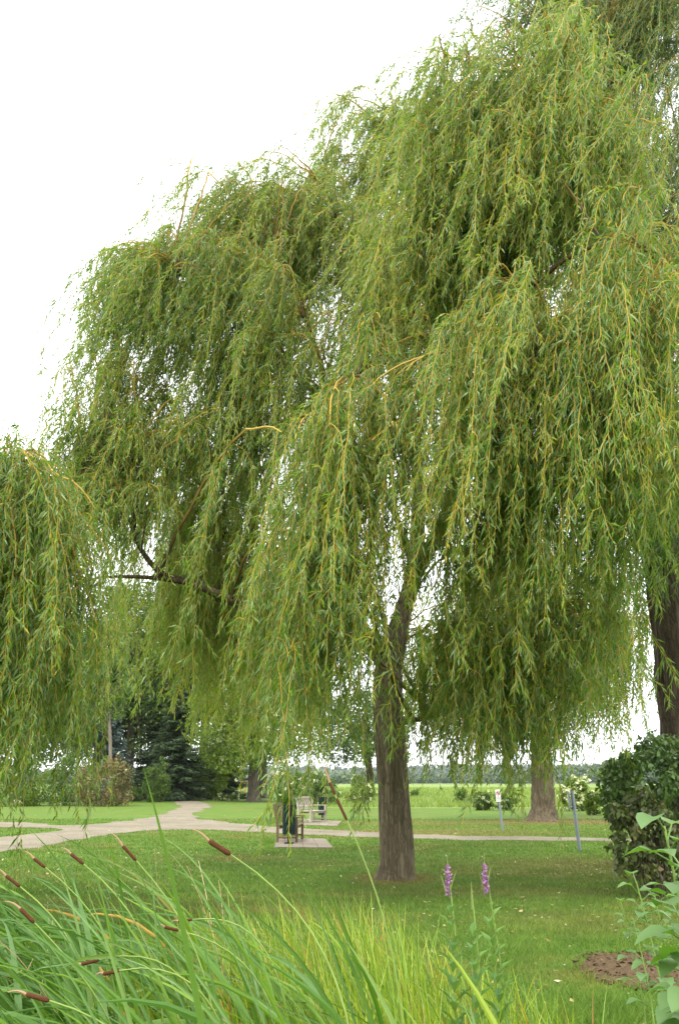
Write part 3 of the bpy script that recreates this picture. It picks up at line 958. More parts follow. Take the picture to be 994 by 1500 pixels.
def broadleaf(name, label, cat, base, trunk_r, h, crown_c, crown_r, clumps, per, leaf, size, seed, bark=BARK_GREY, group=None, spread=0.22, fork=None, tone=0.45,
              blossom=0, bsize=0.1, low=-0.7, ratio=0.5, droop=0.2, stems=0):
    rng = np.random.default_rng(seed)
    root = thing(name, base, label, cat, group)
    base = np.array(base, float)
    cc, cr = np.array(crown_c, float), np.array(crown_r, float)
    dv = nrm(rng.normal(size=(clumps * 3, 3)))
    rad = 0.35 + 0.65 * rng.random((clumps * 3, 1)) ** 0.5
    lump = 0.72 + 0.55 * vnoise(dv * 2.3 + seed)[:, None]
    C = cc + dv * rad * cr * lump
    C = C[(dv[:, 2] > low)][:clumps]
    C[:, 2] = np.maximum(C[:, 2], 0.12)
    g = Geo()
    if trunk_r > 0:
        top = cc + np.array([0, 0, cr[2] * 0.35])
        mid = base * 0.5 + cc * 0.5
        mid[:2] = base[:2] + (cc[:2] - base[:2]) * 0.3
        limb_mesh(g, [np.append(base - [0, 0, .2], trunk_r * 1.7), np.append(base + [0, 0, .15], trunk_r * 1.25), np.append(base * .75 + mid * .25, trunk_r), np.append(mid, trunk_r * .8),
                      np.append(cc, trunk_r * .5), np.append(top, trunk_r * .15)], 16, 30, 0.15, seed=seed)
        if fork:
            for f in fork:
                limb_mesh(g, f, 12, 24, 0.1, seed=seed + 1)
        g.build('trunk', bark, root, True)
    g = Geo()
    if trunk_r > 0:
        sel = C[rng.permutation(len(C))[:max(12, len(C) // 3)]]
        st = base + (cc - base) * rng.uniform(0.55, 1.0, (len(sel), 1))
    else:
        sel = C[rng.permutation(len(C))[:max(stems, 12)]]
        st = base + rng.normal(0, 0.16, (len(sel), 3)) * np.array([cr[0], cr[1], 0])
    t = np.linspace(0, 1, 7)[None, :, None]
    bow = np.array([0, 0, 0.18]) * np.linalg.norm(sel - st, axis=1)[:, None]
    pts = st[:, None] * (1 - t) + sel[:, None] * t + bow[:, None] * np.sin(np.pi * t)
    r0 = max(0.006, trunk_r * 0.28) if trunk_r > 0 else 0.006 + 0.004 * cr[2]
    tubes(g, pts, np.broadcast_to(np.linspace(r0, r0 * 0.25, 7)[None], pts.shape[:2]), 5, np.full((len(sel), 1), 0.7), 1, cap=False)
    s = spread * float(np.mean(cr))
    leaf_cloud(g, C, per, np.full(len(C), s), size, 0.5, np.clip(rng.normal(tone, 0.16, len(C)), 0, 1), rng=rng, ratio=ratio, droop=droop)
    g.build('crown' if trunk_r > 0 else 'foliage', [leaf, TWIG_BROWN], root)
    if blossom:
        g = Geo()
        out = C[np.linalg.norm((C - cc) / cr, axis=1) > 0.55]
        out = out[rng.integers(0, len(out), blossom)] + rng.normal(0, s * 0.75, (blossom, 3))
        out[:, 2] = np.maximum(out[:, 2], 0.15)
        leaf_cloud(g, out, 14, np.full(len(out), bsize), bsize * 0.9, 0.6, rng=rng, ratio=0.9)
        g.build('blossom', BLOSSOM, root)
    return root


def at(px, py_base, y=None):
    p = G(px, py_base)
    return p


def bush(name, label, px, pyb, w_px, h_px, leaf, seed, clumps=60, per=60, size=0.12, depth=0.8, **kw):
    b = G(px, pyb)
    s = PX(b[1], 1160)
    w, h = w_px / s / 2, h_px / s
    return broadleaf(name, label, 'bush', b, 0, h, b + np.array([0, 0, h * 0.48]), (w, w * depth, h * 0.55), clumps, per, leaf, size, seed, spread=kw.pop('spread', 0.26), low=-0.95, **kw)


# trees behind the left part of the lawn
b = G(371, 1174.5)
y = b[1]
broadleaf('park_tree', 'round crowned tree with thick grey trunk beyond the left path fork', 'tree', b, 0.52, 16, P(372, 1075, y), (5.2, 4.5, 5.4), 150, 150, YELLOWGREEN, 0.26, 61,
          group='trees behind the lawn', blossom=60, bsize=0.22)
b = G(543, 1171)
y = b[1]
broadleaf('park_tree', 'dark forked tree just left of the big willow trunk at the field edge', 'tree', b, 0.36, 13, P(535, 1072, y), (5.0, 4, 4.6), 120, 130, BROAD, 0.26, 62,
          fork=[[np.append(P(543, 1140, y), .24), np.append(P(536, 1115, y), .2), np.append(P(528, 1090, y), .16), np.append(P(520, 1060, y), .08)]], group='trees behind the lawn', bark=BARK_DARK, spread=0.2)
b = np.array([-19.5, 62, 0])
broadleaf('park_tree', 'tall yellow green tree rising behind the dark spruce', 'tree', (-13.0, 88, 0), 0.5, 22, (-13.0, 88, 14.5), (6.5, 5.5, 10.5), 260, 150, YELLOWGREEN, 0.36, 63, group='trees behind the lawn', tone=0.5)
broadleaf('park_tree', 'pale green tree filling the gap above the forked path', 'tree', (-8.0, 96, 0), 0.5, 22, (-8.0, 96, 12.5), (7.5, 6, 10.0), 260, 150, YELLOWGREEN, 0.38, 64, group='trees behind the lawn', tone=0.55)
broadleaf('park_tree', 'slender tree with a bare pale trunk above the rusty bush', 'tree', G(160, 1177), 0.16, 12, P(158, 1010, G(160, 1177)[1]) , (2.2, 2.0, 3.6), 60, 90, BROAD, 0.24, 65, bark=BARK_PALE, group='trees behind the lawn')
broadleaf('park_tree', 'broad dark tree behind the left bushes at the left edge', 'tree', (-27, 78, 0), 0.5, 16, (-27, 78, 8.5), (6, 5, 6.5), 150, 120, BROAD, 0.34, 66, group='trees behind the lawn', tone=0.3)
broadleaf('park_tree', 'dense green tree behind the blue spruce', 'tree', (-20.5, 90, 0), 0.5, 20, (-20.5, 90, 11), (7.5, 5, 9.5), 240, 150, BROAD, 0.36, 67, group='trees behind the lawn', tone=0.42)
broadleaf('park_tree', 'wide green tree filling the view behind the green bushes at the left', 'tree', (-25.5, 97, 0), 0.5, 18, (-25.5, 97, 9.5), (8.5, 5, 9.3), 220, 130, BROAD, 0.38, 69, group='trees behind the lawn', tone=0.6)
broadleaf('field_tree', 'small rounded pale green tree standing alone at the far end of the field', 'tree', (72, 245, 0.4), 0.35, 6, P(893, 1133, 245), (3.1, 3.0, 3.4), 90, 110, YELLOWGREEN, 0.42, 68, low=-0.9, tone=0.35)


def conifer(label, base, h, rad, leaf, seed, group, z0=0.3):
    rng = np.random.default_rng(seed)
    root = thing('spruce_tree', base, label, 'tree', group)
    base = np.array(base, float)
    g = Geo()
    limb_mesh(g, [np.append(base - [0, 0, .2], .3), np.append(base + [0, 0, h * .3], .2), np.append(base + [0, 0, h * .7], .1), np.append(base + [0, 0, h], .015)], 10, 20, 0.1)
    g.build('trunk', BARK_DARK, root, True)
    g = Geo()
    nb = int(h * 20)
    zz = z0 + (h - z0) * (np.arange(nb) / nb) ** 1.05
    ang = rng.uniform(0, 2 * math.pi, nb)
    ln = rad * (1 - zz / h) ** 0.85 * rng.uniform(0.75, 1.1, nb) + 0.12
    K = 12
    t = np.linspace(0.05, 1, K)[None, :]
    dx, dy = np.cos(ang)[:, None], np.sin(ang)[:, None]
    X = base[0] + dx * ln[:, None] * t
    Y = base[1] + dy * ln[:, None] * t
    Z = base[2] + zz[:, None] - ln[:, None] * (0.42 * t - 0.22 * t ** 2.5)
    pts = np.stack([X, Y, Z], -1)
    tubes(g, pts, 0.02, 3, np.full((nb, 1), 0.8), 1, cap=False)
    # sprays of needles on both sides
    per = 9
    T = nrm(np.gradient(pts, axis=1))
    for k in range(per):
        s = np.sign(rng.random((nb, K)) - 0.5)[..., None]
        side = np.stack([-dy * np.ones((1, K)), dx * np.ones((1, K)), np.zeros((nb, K))], -1)
        d = nrm(T * rng.uniform(0.3, 0.9, (nb, K, 1)) + side * s * rng.uniform(0.4, 1.0, (nb, K, 1)) + np.array([0, 0, -0.22]) + rng.normal(0, 0.16, (nb, K, 3)))
        L = (0.18 + 0.22 * ln[:, None, None] * (1 - 0.55 * t[..., None])) * rng.uniform(0.6, 1.2, (nb, K, 1))
        w = nrm(np.cross(d, rng.normal(size=d.shape))) * 0.045
        p = pts + rng.normal(0, 0.05, pts.shape)
        v = np.stack([p - w * .4, p + d * L * .5 + w, p + d * L, p + d * L * .5 - w], 2).reshape(-1, 3)
        i = np.arange(len(v)).reshape(-1, 4)
        g.add(v, i, np.repeat(np.clip(rng.normal(0.4, .2, len(i)) + 0.35 * np.broadcast_to(t, (nb, K)).ravel() - .15, 0, 1), 4), 0)
    g.build('crown', [leaf, TWIG_BROWN], root)
    return root


conifer('silvery blue spruce behind the rusty bush', (-20.2, 80, 0), 9.5, 2.7, BLUESPRUCE, 71, 'spruces behind the left path')
conifer('dark spruce beside the winding path, its skirt reaching the ground', (-14.2, 82, 0), 13, 3.1, SPRUCE, 72, 'spruces behind the left path')
conifer('slim dark spruce standing between blue spruce and upright bush', (-17.3, 86, 0), 12, 2.5, SPRUCE, 73, 'spruces behind the left path')
conifer('dark spruce farthest back, over the yellow green bush', (-11.2, 90, 0), 11, 2.8, SPRUCE, 74, 'spruces behind the left path')

bush('bush', 'rounded bush with rusty red leaves behind the gravel path', 150, 1181, 84, 66, RUST, 81, 80, 80, 0.16, blossom=10, bsize=0.08, group='bushes along the lawn')
bush('bush', 'green bush beside the rusty one, dotted with pale flowers', 106, 1180, 80, 66, BROAD, 82, 70, 80, 0.16, blossom=30, bsize=0.1, group='bushes along the lawn')
bush('bush', 'large loose yellow green bush at the left edge behind the path', 25, 1181, 90, 74, YELLOWGREEN, 83, 80, 80, 0.17, blossom=24, bsize=0.1, group='bushes along the lawn')
bush('bush', 'upright green bush in front of the dark spruces', 229, 1175, 42, 58, BROAD, 84, 60, 90, 0.17, tone=0.55, group='bushes along the lawn')
bush('bush', 'low green bush between the rusty bush and the upright bush', 198, 1174, 26, 22, BROAD, 85, 30, 60, 0.16, tone=0.5, group='bushes along the lawn')
bush('bush', 'wide yellow green bush where the winding path disappears', 302, 1171, 78, 66, YELLOWGREEN, 86, 90, 90, 0.2, tone=0.45, group='bushes along the lawn')
bush('bush', 'low white flowered clump left of the grey trunk', 331, 1173, 34, 10, BROAD, 87, 24, 40, 0.14, blossom=26, bsize=0.1, group='bushes along the lawn')
bush('bush', 'white flowering bush behind the benches', 428, 1184, 68, 50, BROAD, 88, 70, 90, 0.14, blossom=45, bsize=0.1, tone=0.5, group='bushes along the lawn')
bush('bush', 'dark leafy bush with white flowers right of the far bin', 470, 1182, 50, 48, BROAD, 89, 50, 90, 0.14, blossom=40, bsize=0.1, tone=0.35, group='bushes along the lawn')
bush('bush', 'yellow green flowering bush left of the big willow trunk', 527, 1181, 42, 42, YELLOWGREEN, 90, 46, 80, 0.13, blossom=40, bsize=0.1, group='bushes along the lawn')
bush('bush', 'low green bush at the right side of the big willow trunk', 606, 1172, 20, 13, BROAD, 91, 20, 50, 0.14, group='bushes along the lawn')
bush('bush', 'small plain green bush, leftmost of the row before the field', 677, 1180, 28, 22, BROAD, 92, 30, 70, 0.13, group='bushes along the lawn')
bush('bush', 'small white dotted bush left of the parking sign', 704, 1187, 32, 27, BROAD, 93, 34, 70, 0.13, blossom=22, bsize=0.08, tone=0.55, group='bushes along the lawn')
bush('bush', 'small white dotted bush right behind the parking sign', 737, 1187, 32, 28, BROAD, 94, 34, 70, 0.13, blossom=22, bsize=0.08, tone=0.4, group='bushes along the lawn')
bush('bush', 'sprawling white flowered bush right of the stout trunk', 845, 1188, 44, 46, YELLOWGREEN, 95, 60, 80, 0.14, blossom=130, bsize=0.11, group='bushes along the lawn')
bush('bush', 'small offshoot bush with few flowers beside the sprawling one', 870, 1194, 26, 34, YELLOWGREEN, 96, 36, 70, 0.12, blossom=18, bsize=0.09, group='bushes along the lawn')

# big leafy shrub at the right edge
b = G(1000, 1306)
broadleaf('shrub', 'large dark leaved shrub with dead twigs at the right edge under the old willow', 'shrub', b, 0, 2.3, b + np.array([0.08, 0.1, 1.45]), (1.2, 1.0, 1.0), 120, 70, DEEP, 0.085, 97,
          spread=0.14, low=-0.5, ratio=0.75, droop=0.9, tone=0.55, stems=36)
b = G(962, 1318)
broadleaf('shrub', 'shaggy brownish green shrub in front of the dark one, half bare at its foot', 'shrub', b, 0, 1.2, b + np.array([-0.05, 0.0, 0.85]), (0.50, 0.45, 0.75), 80, 40, RUSTGREEN, 0.085, 98,
          spread=0.22, low=-0.95, ratio=0.7, droop=0.9, tone=0.4, stems=50)


# ------------------------------------------------------------------ street furniture
def box(geo, c, s, rot=None, taper=1.0):
    c, s = np.array(c, float), np.array(s, float) / 2
    v = np.array([[x, y, z] for z in (-1, 1) for y in (-1, 1) for x in (-1, 1)], float) * s
    if rot is not None:
        ax, ang = rot
        ca, sa = math.cos(ang), math.sin(ang)
        i, j = {'x': (1, 2), 'y': (2, 0), 'z': (0, 1)}[ax]
        vi, vj = v[:, i].copy(), v[:, j].copy()
        v[:, i], v[:, j] = vi * ca - vj * sa, vi * sa + vj * ca
    geo.add(v + c, [[0, 2, 3, 1], [4, 5, 7, 6], [0, 1, 5, 4], [2, 6, 7, 3], [0, 4, 6, 2], [1, 3, 7, 5]])


def bev(o, w=0.006):
    m = o.modifiers.new('bevel', 'BEVEL')
    m.width = w
    m.segments = 2
    return o


def bench(loc, rz, label, wood):
    r = thing('park_bench', loc, label, 'bench', 'wooden park benches', rz)
    z = np.zeros(3)
    Ln = 1.5   # along y; faces +x
    for sy in (-1, 1):
        g = Geo(); box(g, (0.27, sy * .70, .31), (.065, .065, .62)); bev(g.build('leg', wood, r, off=z))
        g = Geo(); box(g, (-0.25, sy * .70, .22), (.065, .065, .46)); bev(g.build('leg', wood, r, off=z))
        g = Geo(); box(g, (0.03, sy * .70, .635), (.62, .075, .035)); bev(g.build('armrest', wood, r, off=z))
        g = Geo(); box(g, (0.01, sy * .70, .12), (.47, .04, .05)); bev(g.build('stretcher', wood, r, off=z))
    g = Geo()
    for i in range(6):
        box(g, (-.20 + i * .092, 0, .425), (.078, 1.36, .024))
    for x in (-.19, .23):
        box(g, (x, 0, .375), (.035, 1.335, .07))
    bev(g.build('seat', wood, r, off=z), .004)
    g = Geo()
    a = -0.20
    for sy in (-1, 1):
        box(g, (-.315, sy * .70, .70), (.06, .06, .56), ('y', a))
    box(g, (-.365, 0, .945), (.05, 1.34, .075), ('y', a))
    box(g, (-.272, 0, .505), (.04, 1.34, .05), ('y', a))
    for i in range(11):
        box(g, (-.318, -.6 + i * .12, .725), (.018, .06, .40), ('y', a))
    bev(g.build('backrest', wood, r, off=z), .004)
    return r


p = G(421, 1236)
bench((p[0] + 0.02, p[1] + 0.75, 0.035), math.radians(-4), 'brown wooden bench seen end on, behind the near green bin', WOOD)
p = G(456, 1206)
bench((p[0], p[1] + 0.5, 0.035), math.radians(-24), 'silver grey wooden bench facing right, across the path', WOODGREY)


def bin_(loc, label):
    r = thing('litter_bin', loc, label, 'bin', 'green slatted litter bins')
    z = np.zeros(3)
    g = Geo()
    n = 12
    for i in range(n):
        a = 2 * math.pi * i / n
        v0 = Geo()
        box(v0, (0, 0, 0), (.018, .080, .74))
        vv = v0.v[0].astype(float)
        ca, sa = math.cos(a), math.sin(a)
        w = np.stack([(vv[:, 0] + .165) * ca - vv[:, 1] * sa, (vv[:, 0] + .165) * sa + vv[:, 1] * ca, vv[:, 2] + .60], -1)
        g.add(w, v0.f[0])
    bev(g.build('slatted_body', BINGREEN, r, off=z), .004)
    g = Geo()
    tubes(g, np.array([[0, 0, .25], [0, 0, .6], [0, 0, .93]]), 0.148, 20)
    g.add(np.array([[.148 * math.cos(t), .148 * math.sin(t), .25] for t in np.arange(20) * math.pi / 10]), [list(range(19, -1, -1))])
    g.build('liner', BINDARK, r, off=z)
    g = Geo()
    for zz in (.34, .88):
        g = Geo()
        tubes(g, np.array([[.178 * math.cos(t), .178 * math.sin(t), zz] for t in np.linspace(0, 2 * math.pi, 25)]), 0.009, 5, cap=False)
        g.build('band', BINDARK, r, off=z)
    g = Geo()
    tubes(g, np.array([[0, 0, 0], [0, 0, .12], [0, 0, .249]]), .035, 10)
    box(g, (0, 0, .01), (.24, .24, .02))
    g.build('post', BINDARK, r, off=z)
    return r


p = G(423, 1237.5)
bin_((p[0], p[1], 0.037), 'dark green slatted bin at the near end of the brown bench')
p = G(470, 1203)
bin_((p[0] + 0.05, p[1] + 0.4, 0.0), 'dark green slatted bin behind the silver grey bench')


def sign_post(loc, label, lean, h):
    """round steel post; returns the root"""
    r = thing('sign_post', loc, label, 'sign', 'metal sign posts')
    g = Geo()
    tubes(g, np.array([[0, 0, -.1], [0, 0, h * .5], [0, 0, h]]), .042, 12)
    g.build('post', STEEL, r, True, off=np.zeros(3))
    r.rotation_euler = (0, lean, 0)
    return r


def disc(n, r, y, cx, cz, r2=0.0):
    a = np.arange(n) * 2 * math.pi / n
    o = np.stack([cx + r * np.cos(a), np.full(n, y), cz + r * np.sin(a)], -1)
    if r2 == 0:
        return o, [list(range(n))]
    i = np.stack([cx + r2 * np.cos(a), np.full(n, y), cz + r2 * np.sin(a)], -1)
    return np.vstack([o, i]), [[k, (k + 1) % n, n + (k + 1) % n, n + k] for k in range(n)]


p = G(735.5, 1216.5)
s = PX(p[1], 1190)
h = 57 / s
r = sign_post(p, 'small white no parking sign with red ring on a steel post beyond the path', math.radians(-4), h)
z = np.zeros(3)
pw, ph = 7.2 / s, 17 / s
pcz = h - ph / 2
g = Geo(); box(g, (-0.02, -.04, pcz), (pw, .006, ph)); pan = g.build('panel', SIGNWHITE, r, off=z); bev(pan, .002)
cz = h - ph * 0.30
g = Geo(); v, f = disc(32, pw * .40, -.0455, -0.02, cz, pw * .29); g.add(v, f)
c45 = math.cos(math.pi / 4)
e = pw * .31
q = np.array([[-e - .011, 0, e - .011], [-e + .011, 0, e + .011], [e + .011, 0, -e + .011], [e - .011, 0, -e - .011]]) * np.array([c45 * 1.3, 1, c45 * 1.3]) + np.array([-.02, -.0472, cz])
g.add(q, [[0, 1, 2, 3]])
g.build('red_ring', SIGNRED, pan, off=z)
def text_mesh(name, body, size, loc, mat, parent, rot=(math.pi / 2, 0, 0)):
    cu = D.curves.new(name, 'FONT')
    cu.body = body
    cu.size = size
    cu.align_x = 'CENTER'
    cu.align_y = 'CENTER'
    cu.extrude = 0.0006
    o = D.objects.new(name, cu)
    COL.objects.link(o)
    dg = bpy.context.evaluated_depsgraph_get()
    me = D.meshes.new_from_object(o.evaluated_get(dg))
    D.objects.remove(o)
    o = D.objects.new(name, me)
    COL.objects.link(o)
    me.materials.clear()
    me.materials.append(mat)
    o.location = loc
    o.rotation_euler = rot
    o.parent = parent
    return o


text_mesh('letter_p', 'P', pw * .62, (-.02, -.0462, cz), SIGNBLACK, pan)
g = Geo()
for k, wd in enumerate((.74, .6, .7)):
    box(g, (-0.02, -.0445, h - ph * (.62 + .12 * k)), (pw * wd, .003, ph * .045))
g.build('text_lines', SIGNGREY, pan, off=z)

p = G(848.5, 1247)
s = PX(p[1], 1200)
h = 84 / s
r = sign_post(p, 'leaning steel post with its grey sign panel turned edge on', math.radians(-3.5), h)
g = Geo(); box(g, (-.095, 0.03, h - 13 / s), (.014, .34, 25 / s), ('z', math.radians(-7))); bev(g.build('panel', STEEL, r, off=z), .003)
g = Geo()
for dz in (.08, .26):
    g = Geo(); box(g, (-.065, 0, h - dz), (.05, .03, .025)); g.build('bracket', STEEL, r, off=z)

# timber frame far behind, by the play lawn
p = G(359, 1163)
r = thing('timber_frame', p, 'orange timber frame standing far behind the grey trunked tree', 'play frame')
s = PX(p[1], 1150)
z = np.zeros(3)
for x in (-6.5 / s, 0, 5.5 / s):
    g = Geo(); box(g, (x, 0, 9 / s), (.22, .22, 18 / s)); g.build('post', POSTWOOD, r, off=z)
g = Geo(); box(g, (0.3 / s, .0, 17 / s), (13 / s, .14, .2)); g.build('crossbar', POSTWOOD, r, off=z)

# ------------------------------------------------------------------ waterside plants
def ribbons(geo, Pt, W, a, m=0, face=None, rng=RNG):
    """flat tapering blades: Pt (N,M,3), W (N,M) half widths; slightly keeled"""
    Nn, M, _ = Pt.shape
    T = nrm(np.gradient(Pt, axis=1))
    if face is None:
        face = nrm(rng.normal(size=(Nn, 1, 3)) * np.array([1, 1, 0.2]))
    S = nrm(np.cross(T, np.broadcast_to(face, T.shape)))
    Nm = np.cross(S, T)
    L = Pt + S * W[..., None]
    R = Pt - S * W[..., None]
    C = Pt - Nm * W[..., None] * 0.35
    v = np.stack([L, C, R], 2).reshape(-1, 3)
    i = np.arange(Nn * M * 3).reshape(Nn, M, 3)
    f = np.concatenate([np.stack([i[:, :-1, 0], i[:, :-1, 1], i[:, 1:, 1], i[:, 1:, 0]], -1).reshape(-1, 4),
                        np.stack([i[:, :-1, 1], i[:, :-1, 2], i[:, 1:, 2], i[:, 1:, 1]], -1).reshape(-1, 4)])
    av = np.broadcast_to(np.asarray(a, float).reshape(Nn, -1, 1), (Nn, M, 3)).ravel()
    geo.add(v, f, av, m)


def blades(base, H, lean, curl, M, rng, wig=0.03):
    """blade paths growing up and arching over towards the lean vector"""
    n = len(base)
    s = np.linspace(0, 1, M)
    ang = (lean[:, 3:4] + curl[:, None] * s[None, :] ** 1.6)
    ang = np.clip(ang, 0, 2.5)
    dirs = np.stack([lean[:, 0:1] * np.sin(ang), lean[:, 1:2] * np.sin(ang), np.cos(ang)], -1)
    st = dirs * (H / (M - 1))[:, None, None]
    pts = base[:, None, :] + np.concatenate([np.zeros((n, 1, 3)), np.cumsum(st[:, :-1], 1)], 1)
    return pts


def reed_bed():
    rng = np.random.default_rng(77)
    g = Geo()
    n = 5600
    # an irregular bed along the water, thinning to the right and rear
    x = rng.uniform(-4.2, 1.15, n)
    y = rng.uniform(1.75, 6.4, n)
    rear = 5.3 - 0.18 * (x + 1) ** 2 * (x > -1) + 0.5 * (vnoise(np.stack([x * 1.3, x * 0, x * 0], -1)) - .5) + 0.25 * (x < -1.5)
    keep = (y < rear) & (np.abs(x) / y < 0.85) & (x < 0.62 - 0.25 * np.clip(y - 3.6, 0, 9) + 0.3 * rng.random(n) - 0.8 * np.clip(2.7 - y, 0, 1))
    x, y = x[keep], y[keep]
    n = len(x)
    base = np.stack([x, y, np.zeros(n) - 0.05], -1)
    H = rng.uniform(1.0, 1.8, n) * (1 - 0.30 * np.clip((x + 0.2) / 0.7, 0, 1)) * np.where(y < 2.6, 0.8, 1.0)
    th = rng.normal(math.pi, 0.6, n)
    lean = np.stack([np.cos(th), np.sin(th), np.zeros(n), rng.uniform(0.04, 0.45, n)], -1)
    curl = rng.gamma(3.6, 0.68, n)
    pts = blades(base, H, lean, curl, 14, rng)
    w = rng.uniform(0.0075, 0.0185, n) * rng.choice([1, 1, 1, .6], n) * np.clip(y / 3.0, 0.6, 1)
    prof = np.array([.75, .9, 1, 1, 1, 1, .97, .93, .87, .78, .66, .5, .3, .03])
    tone = np.clip(rng.normal(0.34, .17, n) + 0.28 * np.clip((x + 0.9) / 0.8, 0, 1), 0, 0.92)
    tipdry = (rng.random(n) < 0.16)
    s = np.linspace(0, 1, 14)
    a = tone[:, None] + tipdry[:, None] * np.clip((s[None, :] - 0.78) * 3.2, 0, 1) * (1 - tone[:, None])
    a[rng.random(n) < 0.02] = 1.0
    ribbons(g, pts, w[:, None] * prof[None], a, rng=rng)
    # a few dead straw stalks
    k = 36
    bx = np.stack([rng.uniform(-3.2, .2, k), rng.uniform(3, 5.2, k), np.zeros(k)], -1)
    th = rng.normal(math.pi, .8, k)
    pts = blades(bx, rng.uniform(.7, 1.3, k), np.stack([np.cos(th), np.sin(th), th * 0, rng.uniform(0, .3, k)], -1), rng.uniform(0, 1.1, k), 10, rng)
    ribbons(g, pts, np.full((k, 10), 0.003) * np.linspace(1, .5, 10)[None], rng.random((k, 1)), 1, rng=rng)
    tag(g.build('reed_bed', [REED, DRY]), 'dense bed of wind bent reed leaves along the near bank', 'reeds', kind='stuff')


def sedge_bed():
    rng = np.random.default_rng(78)
    g = Geo()
    n = 10500
    x = rng.uniform(-0.9, 1.55, n)
    y = rng.uniform(3.4, 6.3, n)
    e = ((x - 0.2) / 1.0) ** 2 + ((y - 4.75) / 1.35) ** 2 + 0.5 * (vnoise(np.stack([x * 2.2, y * 2.2, x * 0], -1)) - .5)
    x, y = x[e < 1], y[e < 1]
    n = len(x)
    base = np.stack([x, y, np.zeros(n)], -1)
    H = rng.uniform(0.45, 1.05, n) * (1 - 0.33 * np.clip((x - 0.35) / 0.5, 0, 1))
    th = rng.normal(math.pi * .9, 1.0, n)
    lean = np.stack([np.cos(th), np.sin(th), np.zeros(n), rng.uniform(0.02, 0.4, n)], -1)
    pts = blades(base, H, lean, rng.gamma(2.0, 0.3, n), 9, rng)
    w = rng.uniform(0.0022, 0.006, n) * np.where(rng.random(n) < .05, 2.0, 1.0)
    prof = np.array([.8, 1, 1, 1, .95, .85, .65, .4, .03])
    tone = np.clip(rng.normal(0.45, .26, n), 0, 0.9)
    tone[rng.random(n) < 0.05] = 1.0
    ribbons(g, pts, w[:, None] * prof[None], tone[:, None], rng=rng)
    tag(g.build('tall_grass', SEDGE), 'tussock of fine yellow green tall grass at the bank around the purple flowers', 'tall grass', kind='stuff')


reed_bed()
sedge_bed()


def cattail(head, y, label, rad=0.0125, lean=0.45, gap=None, seedn=0):
    """head: (bottom px, top px, tip px)"""
    rng = np.random.default_rng(900 + seedn)
    (b, t, tip) = [P(q[0], q[1], y) for q in head]
    d = nrm(t - b)
    base = np.array([b[0] + lean * 0.75, y + rng.uniform(-.15, .25), 0.0])
    r = thing('cattail', base, label, 'cattail', 'cattails in the reed bed')
    # stem: cubic from the bank up into the axis of the head
    u = np.linspace(0, 1, 18)[:, None]
    ln = np.linalg.norm(b - base)
    c1, c2 = base + np.array([-0.03, 0, ln * .5]), b - d * ln * .38
    st = (1 - u) ** 3 * base + 3 * (1 - u) ** 2 * u * c1 + 3 * (1 - u) * u ** 2 * c2 + u ** 3 * b
    g = Geo(); tubes(g, st, np.linspace(.0048, .0026, 18)[None], 7); g.build('stem', YELLOWSTEM, r, True)
    n = 14
    q = np.linspace(0, 1, n)
    prof = np.clip(np.minimum(q * 9, (1 - q) * 9), 0, 1) ** 0.5 * (1 + 0.04 * np.sin(q * 9))
    def head_mesh(a, c, nm):
        g = Geo(); pts = a + (c - a) * q[:, None]; tubes(g, pts, np.maximum(prof * rad * 0.5, .002)[None], 14, cap=True); g.build(nm, CATTAIL, r, True)
    if gap is None:
        head_mesh(b, t, 'seed_head')
    else:
        m1, m2 = P(*gap[0], y), P(*gap[1], y)
        head_mesh(b, m1, 'seed_head'); head_mesh(m2, t, 'seed_head')
        g = Geo(); tubes(g, np.array([m1 - d * .004, (m1 + m2) / 2, m2 + d * .004]), .004, 6); g.build('stem', YELLOWSTEM, r)
    g = Geo(); k = np.linspace(0, 1, 7)[:, None]
    tubes(g, t - d * .004 + (tip - t) * k + np.array([0, 0, .006]) * np.sin(k * math.pi), np.linspace(.0045, .0015, 7)[None], 6); g.build('spike', DRY, r)
    # its own leaves
    for i in range(4):
        th = rng.normal(math.pi, .4)
        bl = blades((base + rng.normal(0, .012, 3) * [1, 1, 0])[None], np.array([rng.uniform(1.1, 1.5)]), np.array([[math.cos(th), math.sin(th), 0, rng.uniform(.05, .3)]]),
                    np.array([rng.uniform(.3, 1.0)]), 14, rng)
        g = Geo()
        pr_ = np.array([.8, .9, 1, 1, 1, 1, .97, .93, .87, .78, .66, .5, .3, .03])
        ribbons(g, bl, (pr_ * rng.uniform(.006, .0095))[None], np.full((1, 1), rng.uniform(.3, .8)), rng=rng)
        g.build('leaf', REED, r)
    return r


